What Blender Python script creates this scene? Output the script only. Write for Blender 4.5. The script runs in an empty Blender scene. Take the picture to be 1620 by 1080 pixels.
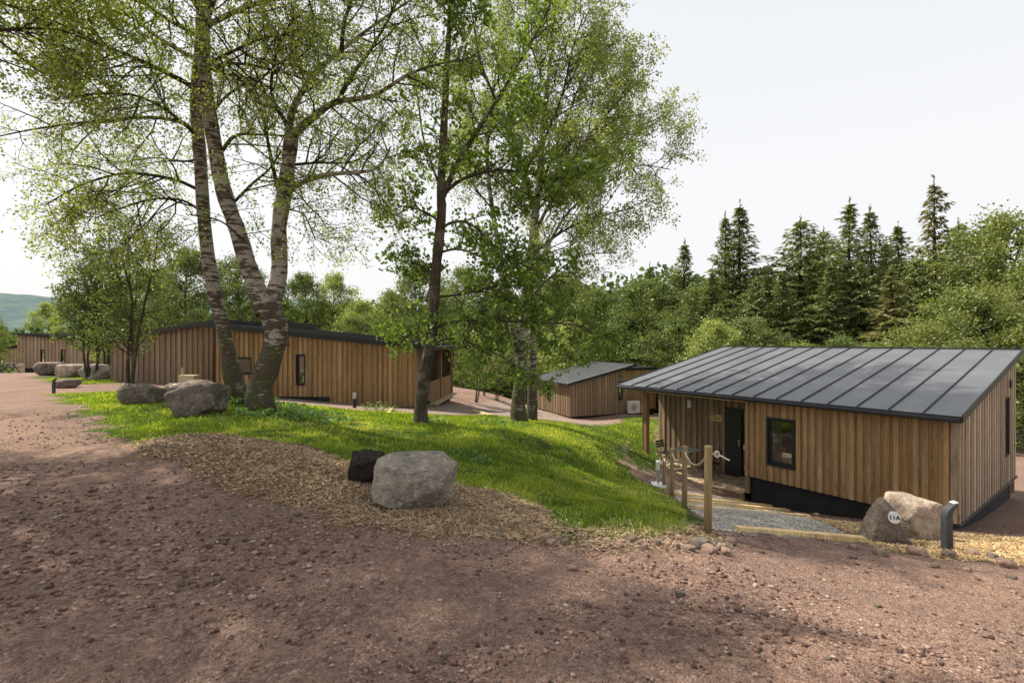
import bpy, math, random
import numpy as np
from mathutils import Vector, noise, Matrix
from mathutils.bvhtree import BVHTree

S = bpy.context.scene
COL = S.collection
E = 1.75                 # eye height above the ground at the camera
FPX, CX, CY = 760.0, 810.0, 540.0
RNG = np.random.default_rng(7)
random.seed(7)

def at(px, py, d):
    return np.array([(px-CX)/FPX*d, d, E-(py-CY)/FPX*d])

# ------------------------------------------------------------------ terrain
CP = [ # px, py, depth : points on the ground
 (810,1080,2.46),(400,1080,2.46),(1300,1080,2.5),(0,1080,2.46),(1620,1080,2.55),
 (0,800,5.1),(0,650,12),(0,600,24),(10,583,45),(200,700,8.4),(100,630,15.5),
 (300,800,5.1),(470,860,4.2),(650,800,5.1),(560,830,4.6),(330,692,8.6),(500,735,7.0),
 (298,662,11.0),(205,640,13.2),(412,648,12.0),(372,636,13),(190,606,20.5),(345,616,20.5),(110,600,27),(60,596,30),
 (500,640,17),(560,645,16.5),(650,646,18),(667,671,12.7),(822,668,15.4),(700,630,25.5),
 (600,700,9.4),(760,735,8.3),(860,700,11.5),(900,760,8.0),(760,800,5.6),
 (800,850,4.6),(880,843,4.75),(1000,825,5.35),(940,672,20),(1000,700,15.5),(1016,744,16.4),(1020,700,18),
 (1120,843,5.4),(1083,803,7.6),(1063,786,9.4),(1050,772,11.3),(1000,770,10.5),(960,790,7.8),
 (1230,849,5.9),(1350,857,6.15),(1250,818,8.0),(1185,795,13.4),(1150,784,13.8),
 (1350,820,11.4),(1520,841,9.9),(1415,862,6.5),(1470,852,7.4),(1498,871,6.2),(1620,872,6.4),(1620,850,8.5),
 (1605,788,13.6),(1700,800,13),(1400,960,3.7),(1200,930,3.9),(1620,980,3.6),
 (902,662,33),(850,648,38),(990,653,35),(1040,657,37),(930,668,26),(750,617,35),(730,640,25),(800,628,34),
 (1610,712,25),(1450,700,27),(1250,680,30),(1700,700,30),
 (1300,630,50),(1000,620,55),(800,596,60),(500,585,60),(200,578,60),(-100,575,60),(1700,650,50),
 (-300,640,15),(-600,900,4),(2000,900,5),(2200,760,15),
]
cp = np.array([at(*c) for c in CP] + [np.array([0,0,0.0]),np.array([-5,-3,0.05]),np.array([5,-3,0.0]),np.array([-4,0,0.0]),np.array([4,0,-.02]),
               np.array([10,1,-0.5]),np.array([-20,5,0.1])]
             + [HUT for HUT in []])
def _phi(r2):
    return 0.5*r2*np.log(r2+1e-9)
_n = len(cp)
_A = np.zeros((_n+3,_n+3))
_d2 = ((cp[:,None,:2]-cp[None,:,:2])**2).sum(-1)
_A[:_n,:_n] = _phi(_d2)+np.eye(_n)*0.6
_A[:_n,_n] = 1; _A[:_n,_n+1:] = cp[:,:2]; _A[_n,:_n] = 1; _A[_n+1:,:_n] = cp[:,:2].T
_w = np.linalg.solve(_A, np.concatenate([cp[:,2],np.zeros(3)]))
def G(x, y):
    x = np.atleast_1d(np.asarray(x,float)); y = np.atleast_1d(np.asarray(y,float))
    sh = x.shape; x = x.ravel(); y = y.ravel()
    out = np.empty_like(x)
    for i in range(0,len(x),60000):
        xx = np.clip(x[i:i+60000],-75,60); yy = np.clip(y[i:i+60000],-8,70)
        d2 = (xx[:,None]-cp[None,:,0])**2+(yy[:,None]-cp[None,:,1])**2
        out[i:i+60000] = _phi(d2)@_w[:_n] + _w[_n]+_w[_n+1]*xx+_w[_n+2]*yy
    r = np.hypot(x,y-20)
    k = np.clip((r-38)/40,0,1); k = k*k*(3-2*k)
    out = out*(1-k)+(-3.2 + np.clip(x,-60,60)*-0.02)*k
    # mulch mound
    out += 0.13*np.exp(-(((x+3.6)/2.0)**2+((y-6.9+0.28*(x+3.6))/0.9)**2))
    return out.reshape(sh)
def g1(x,y): return float(G(x,y)[0])
def gp(px,py):
    """ground point seen at a picture position"""
    prev = 1.2
    ds = 1.2*1.02**np.arange(260)
    P = np.stack([(px-CX)/FPX*ds, ds, E-(py-CY)/FPX*ds],1)
    g = G(P[:,0],P[:,1])
    idx = np.nonzero(P[:,2]<=g)[0]
    if len(idx)==0: i=200
    else: i = idx[0]
    if i==0: return P[0]
    a,b = ds[i-1],ds[i]
    for _ in range(14):
        m=(a+b)/2; q=at(px,py,m)
        if q[2]<=g1(q[0],q[1]): b=m
        else: a=m
    return at(px,py,(a+b)/2)

def pip(poly,x,y):
    poly=np.asarray(poly); ins=np.zeros(x.shape,bool); n=len(poly); j=n-1
    for i in range(n):
        xi,yi=poly[i][:2]; xj,yj=poly[j][:2]
        c=((yi>y)!=(yj>y)) & (x < (xj-xi)*(y-yi)/(yj-yi+1e-12)+xi)
        ins^=c; j=i
    return ins
def pdist(poly,x,y):
    """signed distance, + inside"""
    poly=np.asarray(poly)[:,:2]; d=np.full(x.shape,1e9); n=len(poly)
    for i in range(n):
        a=poly[i-1]; b=poly[i]; ab=b-a; L=(ab**2).sum()+1e-12
        t=np.clip(((x-a[0])*ab[0]+(y-a[1])*ab[1])/L,0,1)
        d=np.minimum(d,np.hypot(x-a[0]-t*ab[0],y-a[1]-t*ab[1]))
    return np.where(pip(poly,x,y),d,-d)
def GPS(l): return [gp(*p) for p in l]
Z_GRASS = GPS([(75,622),(130,646),(165,680),(205,702),(235,698),(290,689),(345,688),(400,695),(450,702),(500,715),(545,731),(600,745),(722,770),(780,782),(838,802),
   (862,826),(872,852),(950,857),(1040,850),(1100,848),(1122,846),(1112,822),(1084,803),(1066,789),(1046,774),(1008,757),(985,735),(1010,700),(1038,684),(985,678),(930,672),
   (840,661),(700,656),(640,653),(560,648),(500,642),(440,637),(345,628),(260,622),(190,618),(130,622)])
Z_GRASS2 = GPS([(45,597),(80,603),(130,608),(190,607),(200,600),(150,594),(90,592)])
Z_GRASS3 = GPS([(980,655+5),(1045,662),(1045,690),(1030,735),(1012,744),(990,728),(985,700),(950,676)])
Z_MULCH = GPS([(235,697),(290,688),(345,687),(400,694),(450,701),(500,714),(545,730),(600,744),(722,768),(780,780),(840,800),(866,826),(856,850),
   (780,853),(700,846),(620,836),(560,823),(500,806),(440,792),(380,776),(330,757),(265,728),(222,712)])
Z_STRAW = GPS([(1275,818),(1330,822),(1400,832),(1500,840),(1540,848),(1680,850),(1700,905),(1620,900),(1560,893),(1480,884),(1420,872),(1385,862),(1370,850),(1330,838)])
Z_PATH = GPS([(1075,776),(1150,788),(1185,798),(1230,806),(1270,818),(1320,836),(1372,857),(1200,846),(1128,838),(1116,822),(1088,803),(1068,788)])
Z_PATH2 = GPS([(430,630),(500,632),(600,640),(700,642),(760,636),(800,634),(850,645),(905,664),(1000,662),(1050,664),(1050,668),(985,676),(930,671),(840,660),(700,655),(640,652),(560,647),(500,641),(430,637)])

def fbm(x,y,s=1.0,oct=4,seed=0):
    x=np.asarray(x)*s+seed*17.3; y=np.asarray(y)*s-seed*9.1
    o=np.zeros_like(x); a=1.0
    for k in range(oct):
        xi=np.floor(x).astype(np.int64); yi=np.floor(y).astype(np.int64); fx=x-xi; fy=y-yi
        fx=fx*fx*(3-2*fx); fy=fy*fy*(3-2*fy)
        def h(i,j):
            n=(i*374761393+j*668265263+seed*982451653)&0x7fffffff
            n=((n^(n>>13))*1274126177)&0x7fffffff
            return ((n^(n>>16))&0xffff)/65535.0*2-1
        v=(h(xi,yi)*(1-fx)+h(xi+1,yi)*fx)*(1-fy)+(h(xi,yi+1)*(1-fx)+h(xi+1,yi+1)*fx)*fy
        o+=a*v; a*=.5; x=x*2.03; y=y*2.03
    return o
def zones(x,y):
    w=fbm(x,y,2.2,4,3); w=w+.5*fbm(x,y,7,2,13); e=0.13+0.012*np.hypot(x,y)
    def m(P,soft=.06): return np.clip((pdist(P,x,y)+w*e)/(soft*2)+.5,0,1)
    gr=np.maximum(np.maximum(m(Z_GRASS),m(Z_GRASS2)),m(Z_GRASS3))
    mu=m(Z_MULCH); st=m(Z_STRAW,.12)
    pa=np.maximum(m(Z_PATH,.03),m(Z_PATH2,.15))
    mu=np.maximum(mu*(1-gr*.7),0)
    return gr*(1-mu),mu,st*(1-pa),pa
def micro(x,y):
    r=np.hypot(x,y)
    fade=np.clip(1.2-r/16,0,1)
    return (fbm(x,y,1.3,3,5)*.03+fbm(x,y,6,3,6)*.010+np.abs(fbm(x,y,17,2,8))*.010)*fade
def GZ(x,y): return G(x,y)+micro(x,y)

# ------------------------------------------------------------------ node helpers
def mat(name):
    m=bpy.data.materials.new(name); m.use_nodes=True; nt=m.node_tree
    b=nt.nodes['Principled BSDF']; return m,nt,b
def N(nt,t,**k):
    n=nt.nodes.new(t)
    for a,v in k.items():
        if a.startswith('i_'):
            n.inputs[int(a[2:]) if a[2:].isdigit() else a[2:]].default_value=v
        else: setattr(n,a,v)
    return n
def L(nt,a,b): nt.links.new(a,b)
def ramp(nt,fac,stops,interp='LINEAR'):
    r=N(nt,'ShaderNodeValToRGB'); cr=r.color_ramp; cr.interpolation=interp
    while len(cr.elements)<len(stops): cr.elements.new(.5)
    for e,(p,c) in zip(cr.elements,stops): e.position=p; e.color=(*c,1) if len(c)==3 else c
    L(nt,fac,r.inputs[0]); return r.outputs[0]
def mix(nt,f,a,b,bt='MIX'):
    m=N(nt,'ShaderNodeMix',data_type='RGBA',blend_type=bt)
    for s,v in ((m.inputs[0],f),(m.inputs[6],a),(m.inputs[7],b)):
        if hasattr(v,'is_linked') or isinstance(v,bpy.types.NodeSocket): L(nt,v,s)
        elif isinstance(v,(int,float)): s.default_value=v
        else: s.default_value=(*v,1)
    return m.outputs[2]
def math_(nt,op,a,b=0.0,clamp=False):
    m=N(nt,'ShaderNodeMath',operation=op,use_clamp=clamp)
    for s,v in ((m.inputs[0],a),(m.inputs[1],b)):
        if isinstance(v,bpy.types.NodeSocket): L(nt,v,s)
        else: s.default_value=v
    return m.outputs[0]
def coord(nt,scale=(1,1,1),kind='Object'):
    tc=N(nt,'ShaderNodeTexCoord'); mp=N(nt,'ShaderNodeMapping'); mp.inputs['Scale'].default_value=scale
    L(nt,tc.outputs[kind],mp.inputs[0]); return mp.outputs[0]
def noi(nt,vec,scale,detail=4,rough=.55,out=0):
    n=N(nt,'ShaderNodeTexNoise'); n.inputs['Scale'].default_value=scale; n.inputs['Detail'].default_value=detail
    n.inputs['Roughness'].default_value=rough; L(nt,vec,n.inputs['Vector']); return n.outputs[out]
def vor(nt,vec,scale,feature='F1',out='Distance'):
    n=N(nt,'ShaderNodeTexVoronoi',feature=feature); n.inputs['Scale'].default_value=scale; L(nt,vec,n.inputs['Vector']); return n.outputs[out]
def bump(nt,b,h,strength=.5,dist=.02):
    bn=N(nt,'ShaderNodeBump'); bn.inputs['Strength'].default_value=strength; bn.inputs['Distance'].default_value=dist
    L(nt,h,bn.inputs['Height']); L(nt,bn.outputs[0],b.inputs['Normal'])
def attr(nt,name,out='Fac'):
    a=N(nt,'ShaderNodeAttribute',attribute_name=name); return a.outputs[out]

def simple(name,col,rough=.6,metal=0.0,var=.15,scale=12,spec=.4):
    m,nt,b=mat(name); v=coord(nt); n=noi(nt,v,scale,5)
    c=ramp(nt,n,[(.25,tuple(x*(1-var) for x in col)),(.75,tuple(min(1,x*(1+var)) for x in col))])
    L(nt,c,b.inputs['Base Color']); b.inputs['Roughness'].default_value=rough; b.inputs['Metallic'].default_value=metal
    b.inputs['Specular IOR Level'].default_value=spec
    return m

# ground
def ground_mat():
    m,nt,b=mat('ground_cover'); v=coord(nt)
    big=noi(nt,v,.55,5,.6); mid=noi(nt,v,3.0,6,.65); fine=noi(nt,v,40,6,.75)
    v1=N(nt,'ShaderNodeTexVoronoi'); v1.inputs['Scale'].default_value=55; L(nt,v,v1.inputs['Vector'])
    v2=N(nt,'ShaderNodeTexVoronoi'); v2.inputs['Scale'].default_value=150; L(nt,v,v2.inputs['Vector'])
    sep=N(nt,'ShaderNodeSeparateColor'); L(nt,v1.outputs['Color'],sep.inputs[0])
    road=ramp(nt,sep.outputs[0],[(0,(.065,.036,.030)),(.35,(.115,.062,.049)),(.7,(.185,.100,.076)),(.93,(.24,.15,.115)),(1,(.33,.25,.21))])
    sep2=N(nt,'ShaderNodeSeparateColor'); L(nt,v2.outputs['Color'],sep2.inputs[0])
    road2=ramp(nt,sep2.outputs[0],[(0,(.08,.045,.037)),(.5,(.145,.078,.059)),(1,(.24,.15,.12))])
    road=mix(nt,.5,road,road2)
    road=mix(nt,ramp(nt,mid,[(.38,(0,0,0)),(.68,(1,1,1))]),road,mix(nt,.55,road,(.19,.105,.078)))
    road=mix(nt,ramp(nt,big,[(.4,(0,0,0)),(.62,(.6,.6,.6))]),road,mix(nt,.6,road,(.075,.048,.043)))
    zr=attr(nt,'zone','Color'); zs=N(nt,'ShaderNodeSeparateColor'); L(nt,zr,zs.inputs[0])
    grass=ramp(nt,noi(nt,v,6,6,.7),[(.3,(.035,.06,.010)),(.55,(.06,.105,.014)),(.8,(.11,.12,.035))])
    vs=coord(nt,(1,1,1))
    mulch=ramp(nt,fine,[(.25,(.12,.075,.04)),(.5,(.29,.185,.09)),(.72,(.46,.32,.17))])
    mulch=mix(nt,ramp(nt,mid,[(.4,(0,0,0)),(.7,(.7,.7,.7))]),mulch,(.13,.08,.045))
    straw=ramp(nt,fine,[(.25,(.22,.13,.07)),(.5,(.44,.29,.14)),(.75,(.62,.45,.24))])
    path=ramp(nt,sep.outputs[1],[(0,(.19,.17,.145)),(.5,(.36,.325,.28)),(1,(.55,.50,.44))])
    path2=ramp(nt,sep.outputs[1],[(0,(.18,.13,.11)),(.5,(.32,.24,.20)),(1,(.48,.38,.33))])
    sx=N(nt,'ShaderNodeSeparateXYZ'); L(nt,v,sx.inputs[0])
    farp=math_(nt,'MULTIPLY',math_(nt,'SUBTRACT',sx.outputs[1],13.5),.8,True)
    path=mix(nt,farp,path,path2)
    forest=ramp(nt,noi(nt,v,1.5,6,.7),[(.3,(.03,.035,.015)),(.6,(.06,.08,.02)),(.8,(.12,.09,.05))])
    za=attr(nt,'wood','Fac')
    road=mix(nt,1.0,road,(2.0,2.32,2.32),'MULTIPLY'); road=mix(nt,1.0,road,ramp(nt,noi(nt,v,14,5,.7),[(.3,(.6,.6,.62)),(.6,(1.12,1.1,1.08))]),'MULTIPLY')
    c=mix(nt,za,road,forest)
    c=mix(nt,zs.outputs[2],c,straw)
    c=mix(nt,attr(nt,'path','Fac'),c,path)
    c=mix(nt,zs.outputs[1],c,mulch)
    c=mix(nt,zs.outputs[0],c,grass)
    L(nt,c,b.inputs['Base Color']); b.inputs['Roughness'].default_value=.95; b.inputs['Specular IOR Level'].default_value=.15
    h=math_(nt,'ADD',math_(nt,'MULTIPLY',v1.outputs['Distance'],-1.0),math_(nt,'MULTIPLY',v2.outputs['Distance'],-.5))
    h=math_(nt,'ADD',h,math_(nt,'MULTIPLY',fine,.9))
    bump(nt,b,h,.85,.022)
    return m

def stone_mat(name,stops,scale=3,bs=.6,rough=.9):
    m,nt,b=mat(name); v=coord(nt)
    n1=noi(nt,v,scale,8,.62); n2=noi(nt,v,scale*6,6,.7); n3=noi(nt,v,scale*.7,3,.5)
    c=ramp(nt,n1,stops)
    c=mix(nt,ramp(nt,n3,[(.45,(0,0,0)),(.6,(.55,.55,.55))]),c,tuple(x*.6 for x in stops[0][1]))
    mus=N(nt,'ShaderNodeTexVoronoi',feature='DISTANCE_TO_EDGE'); mus.inputs['Scale'].default_value=scale*.9
    wv=N(nt,'ShaderNodeVectorMath',operation='ADD'); L(nt,v,wv.inputs[0]); 
    nn=N(nt,'ShaderNodeTexNoise'); nn.inputs['Scale'].default_value=scale*1.6; nn.inputs['Detail'].default_value=6; L(nt,v,nn.inputs['Vector'])
    sc=N(nt,'ShaderNodeVectorMath',operation='SCALE'); sc.inputs['Scale'].default_value=.5; L(nt,nn.outputs['Color'],sc.inputs[0]); L(nt,sc.outputs[0],wv.inputs[1])
    L(nt,wv.outputs[0],mus.inputs['Vector'])
    veins=ramp(nt,mus.outputs['Distance'],[(0,(1,1,1)),(.03,(.4,.4,.4)),(.07,(0,0,0))])
    c=mix(nt,math_(nt,'MULTIPLY',veins,.55),c,stops[-1][1])
    c=mix(nt,.75,c,mix(nt,1.0,c,ramp(nt,n2,[(.32,(.36,.35,.34)),(.5,(.95,.94,.92)),(.68,(1.35,1.3,1.22))]),'MULTIPLY'))
    L(nt,c,b.inputs['Base Color']); b.inputs['Roughness'].default_value=rough; b.inputs['Specular IOR Level'].default_value=.25
    bump(nt,b,math_(nt,'SUBTRACT',math_(nt,'ADD',math_(nt,'MULTIPLY',n2,.9),n1),math_(nt,'MULTIPLY',veins,.35)),min(1,bs*1.2),.045)
    return m

def wood_mat(name,cols,rough=.75,grain=.5,gap=.78,tone=(1.55,1.66,1.70)):
    m,nt,b=mat(name)
    bc0=attr(nt,'bc','Fac'); bc=math_(nt,'FRACT',bc0); isb=math_(nt,'GREATER_THAN',bc0,1.0)
    c=ramp(nt,bc,[(i/(len(cols)-1),x) for i,x in enumerate(cols)])
    v=coord(nt,(1,1,.09)); off=N(nt,'ShaderNodeVectorMath',operation='ADD'); cb=N(nt,'ShaderNodeCombineXYZ')
    L(nt,math_(nt,'MULTIPLY',bc,40),cb.inputs[2]); L(nt,v,off.inputs[0]); L(nt,cb.outputs[0],off.inputs[1])
    g=noi(nt,off.outputs[0],38,5,.65); g2=noi(nt,off.outputs[0],4,4,.6)
    c=mix(nt,1.0,c,ramp(nt,g,[(.3,(.62,.60,.58)),(.55,(1,1,1)),(.75,(1.2,1.17,1.1))]),'MULTIPLY')
    c=mix(nt,1.0,c,ramp(nt,g2,[(.3,(.72,.70,.68)),(.6,(1.08,1.05,1.0))]),'MULTIPLY')
    # knots
    vk=coord(nt,(7,7,1.4)); off2=N(nt,'ShaderNodeVectorMath',operation='ADD'); L(nt,vk,off2.inputs[0]); L(nt,cb.outputs[0],off2.inputs[1])
    k=vor(nt,off2.outputs[0],1.0); kk=ramp(nt,k,[(.0,(1,1,1)),(.07,(.8,.8,.8)),(.12,(0,0,0))])
    c=mix(nt,math_(nt,'MULTIPLY',kk,.75),c,(.05,.025,.012)); c=mix(nt,1.0,c,tone,'MULTIPLY'); c=mix(nt,isb,c,mix(nt,1.0,c,(gap,gap*.95,gap*.9),'MULTIPLY'))  # base boards darkened: shade of the recesses between covers put into colour
    L(nt,c,b.inputs['Base Color']); b.inputs['Roughness'].default_value=rough; b.inputs['Specular IOR Level'].default_value=.25
    bump(nt,b,g,grain,.004)
    return m

def leaf_mat(name,stops,trans=.42,tint=(1.25,1.3,.6),gain=1.9):
    stops=[(p,tuple(min(.6,x*gain) for x in c)) for p,c in stops]; trans=min(.55,trans+.06)
    m=bpy.data.materials.new(name); m.use_nodes=True; nt=m.node_tree; nt.nodes.clear()
    out=N(nt,'ShaderNodeOutputMaterial'); lv=attr(nt,'lv','Fac')
    v=coord(nt); n=noi(nt,v,.6,3); f=math_(nt,'ADD',math_(nt,'MULTIPLY',lv,.65),math_(nt,'MULTIPLY',math_(nt,'SUBTRACT',n,.3),.9),True)
    c=ramp(nt,f,stops)
    d=N(nt,'ShaderNodeBsdfDiffuse'); t=N(nt,'ShaderNodeBsdfTranslucent'); g=N(nt,'ShaderNodeBsdfGlossy'); g.inputs['Roughness'].default_value=.45
    g.inputs['Color'].default_value=(.8,.85,.8,1)
    L(nt,c,d.inputs[0]); L(nt,mix(nt,1.0,c,tint,'MULTIPLY'),t.inputs[0])
    ms=N(nt,'ShaderNodeMixShader'); ms.inputs[0].default_value=trans; L(nt,d.outputs[0],ms.inputs[1]); L(nt,t.outputs[0],ms.inputs[2])
    m2=N(nt,'ShaderNodeMixShader'); m2.inputs[0].default_value=.035; L(nt,ms.outputs[0],m2.inputs[1]); L(nt,g.outputs[0],m2.inputs[2])
    L(nt,m2.outputs[0],out.inputs[0]); return m

def birch_bark():
    m,nt,b=mat('birch_bark'); v=coord(nt,(1,1,5)); v0=coord(nt,(1,1,1))
    n=noi(nt,v,3.0,6,.65); fine=noi(nt,v,14,5,.7); n0=noi(nt,v0,2.2,6,.65)
    white=ramp(nt,fine,[(.3,(.22,.19,.15)),(.5,(.38,.345,.29)),(.7,(.58,.54,.48))])
    dark=ramp(nt,noi(nt,v0,18,6,.7),[(.3,(.040,.031,.024)),(.7,(.15,.115,.085))])
    sx=N(nt,'ShaderNodeSeparateXYZ'); L(nt,v0,sx.inputs[0])
    hgt=math_(nt,'MULTIPLY',math_(nt,'SUBTRACT',3.0,sx.outputs[2]),.035)
    hgt=math_(nt,'MAXIMUM',hgt,-.01)
    f=math_(nt,'ADD',math_(nt,'ADD',math_(nt,'MULTIPLY',n,.6),math_(nt,'MULTIPLY',n0,.4)),hgt)
    c=mix(nt,ramp(nt,f,[(.475,(0,0,0)),(.515,(1,1,1))]),white,dark)
    moss=math_(nt,'MULTIPLY',ramp(nt,noi(nt,v0,3.5,5,.6),[(.48,(0,0,0)),(.6,(1,1,1))]),math_(nt,'MULTIPLY',math_(nt,'SUBTRACT',2.8,sx.outputs[2]),.4,True))
    c=mix(nt,moss,c,(.07,.085,.02))
    L(nt,c,b.inputs['Base Color']); b.inputs['Roughness'].default_value=.85; b.inputs['Specular IOR Level'].default_value=.2
    bump(nt,b,math_(nt,'ADD',f,math_(nt,'MULTIPLY',fine,.5)),.9,.05); return m
def bark(name,a,bb,moss=True):
    m,nt,b=mat(name); v=coord(nt,(1,1,.3)); v0=coord(nt)
    n=noi(nt,v,16,6,.7); c=ramp(nt,n,[(.3,a),(.7,bb)])
    if moss:
        c=mix(nt,ramp(nt,noi(nt,v0,2.5,5,.6),[(.5,(0,0,0)),(.62,(.7,.7,.7))]),c,tuple(x*1.7 for x in bb))
    L(nt,c,b.inputs['Base Color']); b.inputs['Roughness'].default_value=.9; b.inputs['Specular IOR Level'].default_value=.15
    bump(nt,b,n,.9,.03); return m

M={}
M['ground']=ground_mat()
M['cabin_front']=wood_mat('larch_cladding',[(.18,.108,.052),(.25,.155,.080),(.22,.130,.062),(.29,.19,.105),(.20,.127,.070),(.265,.155,.073)],gap=.90)
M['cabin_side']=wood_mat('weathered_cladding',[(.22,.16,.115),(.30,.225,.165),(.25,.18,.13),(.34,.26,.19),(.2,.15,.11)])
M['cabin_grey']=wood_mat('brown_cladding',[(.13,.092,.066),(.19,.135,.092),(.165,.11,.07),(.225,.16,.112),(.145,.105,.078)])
M['deck']=wood_mat('deck_boards',[(.22,.16,.11),(.30,.22,.15),(.26,.19,.13)])
M['timber']=wood_mat('sawn_timber',[(.50,.36,.17),(.60,.45,.24),(.42,.31,.17)],tone=(1.3,1.3,1.3))
M['post']=wood_mat('round_post_wood',[(.26,.20,.10),(.31,.24,.12)],tone=(1,1,1))
M['beam']=wood_mat('beam_wood',[(.20,.13,.07),(.25,.16,.085)],tone=(1.1,1.1,1.1))
def roof_mat():
    m,nt,b=mat('anthracite_metal'); v=coord(nt); n=noi(nt,v,1.2,5,.6); f=noi(nt,v,30,4,.7)
    L(nt,ramp(nt,n,[(.35,(.085,.090,.100)),(.6,(.110,.116,.128)),(.75,(.14,.143,.145))]),b.inputs['Base Color'])
    L(nt,ramp(nt,f,[(.3,(.30,)*3),(.7,(.45,)*3)]),b.inputs['Roughness']); b.inputs['Specular IOR Level'].default_value=.5
    bump(nt,b,noi(nt,v,1.8,3,.5),.12,.03); return m
M['roof']=roof_mat()
M['black']=simple('black_metal',(.018,.018,.020),.5)
M['plinth']=simple('black_membrane',(.014,.014,.015),.7,var=.35,scale=3)
M['white']=simple('white_plastic',(.70,.69,.66),.5,var=.06)
M['grey']=simple('dark_grey_metal',(.05,.055,.065),.4,var=.2)
M['greytable']=simple('sage_grey_paint',(.34,.39,.36),.4)
M['beige']=simple('beige_plaster',(.52,.43,.28),.8,var=.08)
M['rope']=simple('pale_rope',(.55,.48,.36),.9,var=.3,scale=60)
M['plate']=simple('white_enamel',(.75,.74,.70),.35,var=.04)
M['steel']=simple('zinc_steel',(.45,.46,.47),.4,metal=.6,var=.15)
M['ply']=simple('pale_plywood',(.50,.34,.17),.6,var=.12,scale=8)
def glass_mat():
    m=bpy.data.materials.new('window_glass'); m.use_nodes=True; nt=m.node_tree; nt.nodes.clear(); out=N(nt,'ShaderNodeOutputMaterial')
    g=N(nt,'ShaderNodeBsdfGlossy'); g.inputs['Roughness'].default_value=.02; t=N(nt,'ShaderNodeBsdfTransparent'); t.inputs[0].default_value=(.62,.66,.64,1)
    f=N(nt,'ShaderNodeFresnel'); f.inputs[0].default_value=1.9; n=N(nt,'ShaderNodeBump'); n.inputs['Strength'].default_value=.03; L(nt,noi(nt,coord(nt),1.5,2),n.inputs['Height']); L(nt,n.outputs[0],g.inputs['Normal'])
    ms=N(nt,'ShaderNodeMixShader'); L(nt,math_(nt,'ADD',f.outputs[0],.04,True),ms.inputs[0]); L(nt,t.outputs[0],ms.inputs[1]); L(nt,g.outputs[0],ms.inputs[2]); L(nt,ms.outputs[0],out.inputs[0]); return m
M['glass']=glass_mat()
M['curtain']=simple('pale_curtain',(.62,.60,.56),.9,var=.08)
M['rock_pale']=stone_mat('pale_rock',[(.25,(.19,.165,.14)),(.45,(.34,.30,.25)),(.6,(.44,.38,.30)),(.8,(.56,.52,.46))],2.8,.9)
M['rock_brown']=stone_mat('brown_rock',[(.25,(.09,.073,.064)),(.5,(.20,.163,.138)),(.68,(.32,.27,.23)),(.8,(.44,.39,.34))],2.4,.8)
M['rock_black']=stone_mat('black_lava_rock',[(.3,(.022,.018,.017)),(.6,(.055,.046,.042)),(.85,(.10,.082,.072))],6,1.0)
M['rock_mid']=stone_mat('grey_brown_rock',[(.25,(.13,.10,.085)),(.5,(.27,.215,.175)),(.65,(.38,.31,.25)),(.8,(.50,.42,.34))],3.4,.9)
M['rock_red']=stone_mat('red_brown_stone',[(.25,(.24,.16,.13)),(.5,(.38,.26,.205)),(.65,(.46,.33,.26)),(.8,(.52,.41,.34))],3,.5)
M['rock_sand']=stone_mat('sandy_rock',[(.25,(.27,.19,.14)),(.45,(.46,.35,.27)),(.62,(.60,.49,.38)),(.8,(.66,.57,.47))],3.2,.9)
M['birch_bark']=birch_bark()
M['twig']=bark('twig_bark',(.035,.025,.018),(.09,.07,.045),False)
M['oak_bark']=bark('oak_bark',(.03,.024,.018),(.115,.095,.07))
M['fir_bark']=bark('conifer_bark',(.03,.022,.016),(.09,.065,.045),False)
M['leaf_birch']=leaf_mat('birch_leaf',[(0,(.035,.050,.012)),(.45,(.080,.100,.022)),(1,(.16,.165,.045))],.45,gain=3.4)
M['leaf_oak']=leaf_mat('oak_leaf',[(0,(.024,.040,.008)),(.5,(.055,.085,.014)),(1,(.115,.15,.025))],.42,gain=2.7)
M['leaf_pale']=leaf_mat('pale_leaf',[(0,(.05,.065,.02)),(.5,(.10,.125,.035)),(1,(.19,.20,.07))],.45,(1.15,1.15,.7),gain=2.7)
M['leaf_mid']=leaf_mat('mid_leaf',[(0,(.030,.046,.015)),(.5,(.068,.090,.026)),(1,(.125,.142,.050))],.30,gain=2.1)
M['leaf_dark']=leaf_mat('dark_leaf',[(0,(.012,.022,.008)),(.5,(.028,.048,.016)),(1,(.06,.085,.025))],.3,gain=2.6)
M['leaf_yellow']=leaf_mat('yellow_leaf',[(0,(.045,.062,.020)),(.5,(.105,.125,.038)),(1,(.19,.205,.070))],.32,gain=1.75)
M['needle']=leaf_mat('fir_needle',[(0,(.021,.027,.011)),(.5,(.046,.056,.020)),(1,(.095,.102,.036))],.2,gain=3.6)
M['needle_brown']=leaf_mat('larch_needle',[(0,(.036,.038,.014)),(.5,(.080,.080,.026)),(1,(.14,.13,.045))],.25,(1.1,1,.7),gain=2.3)
M['grass']=leaf_mat('grass_blade',[(0,(.038,.062,.008)),(.45,(.085,.122,.014)),(.80,(.18,.195,.03)),(.93,(.30,.24,.10)),(1,(.34,.27,.13))],.45,(1.4,1.45,.4),gain=2.35)
M['weed']=leaf_mat('weed_leaf',[(0,(.04,.085,.02)),(.5,(.08,.14,.04)),(1,(.16,.21,.09))],.35)

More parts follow.
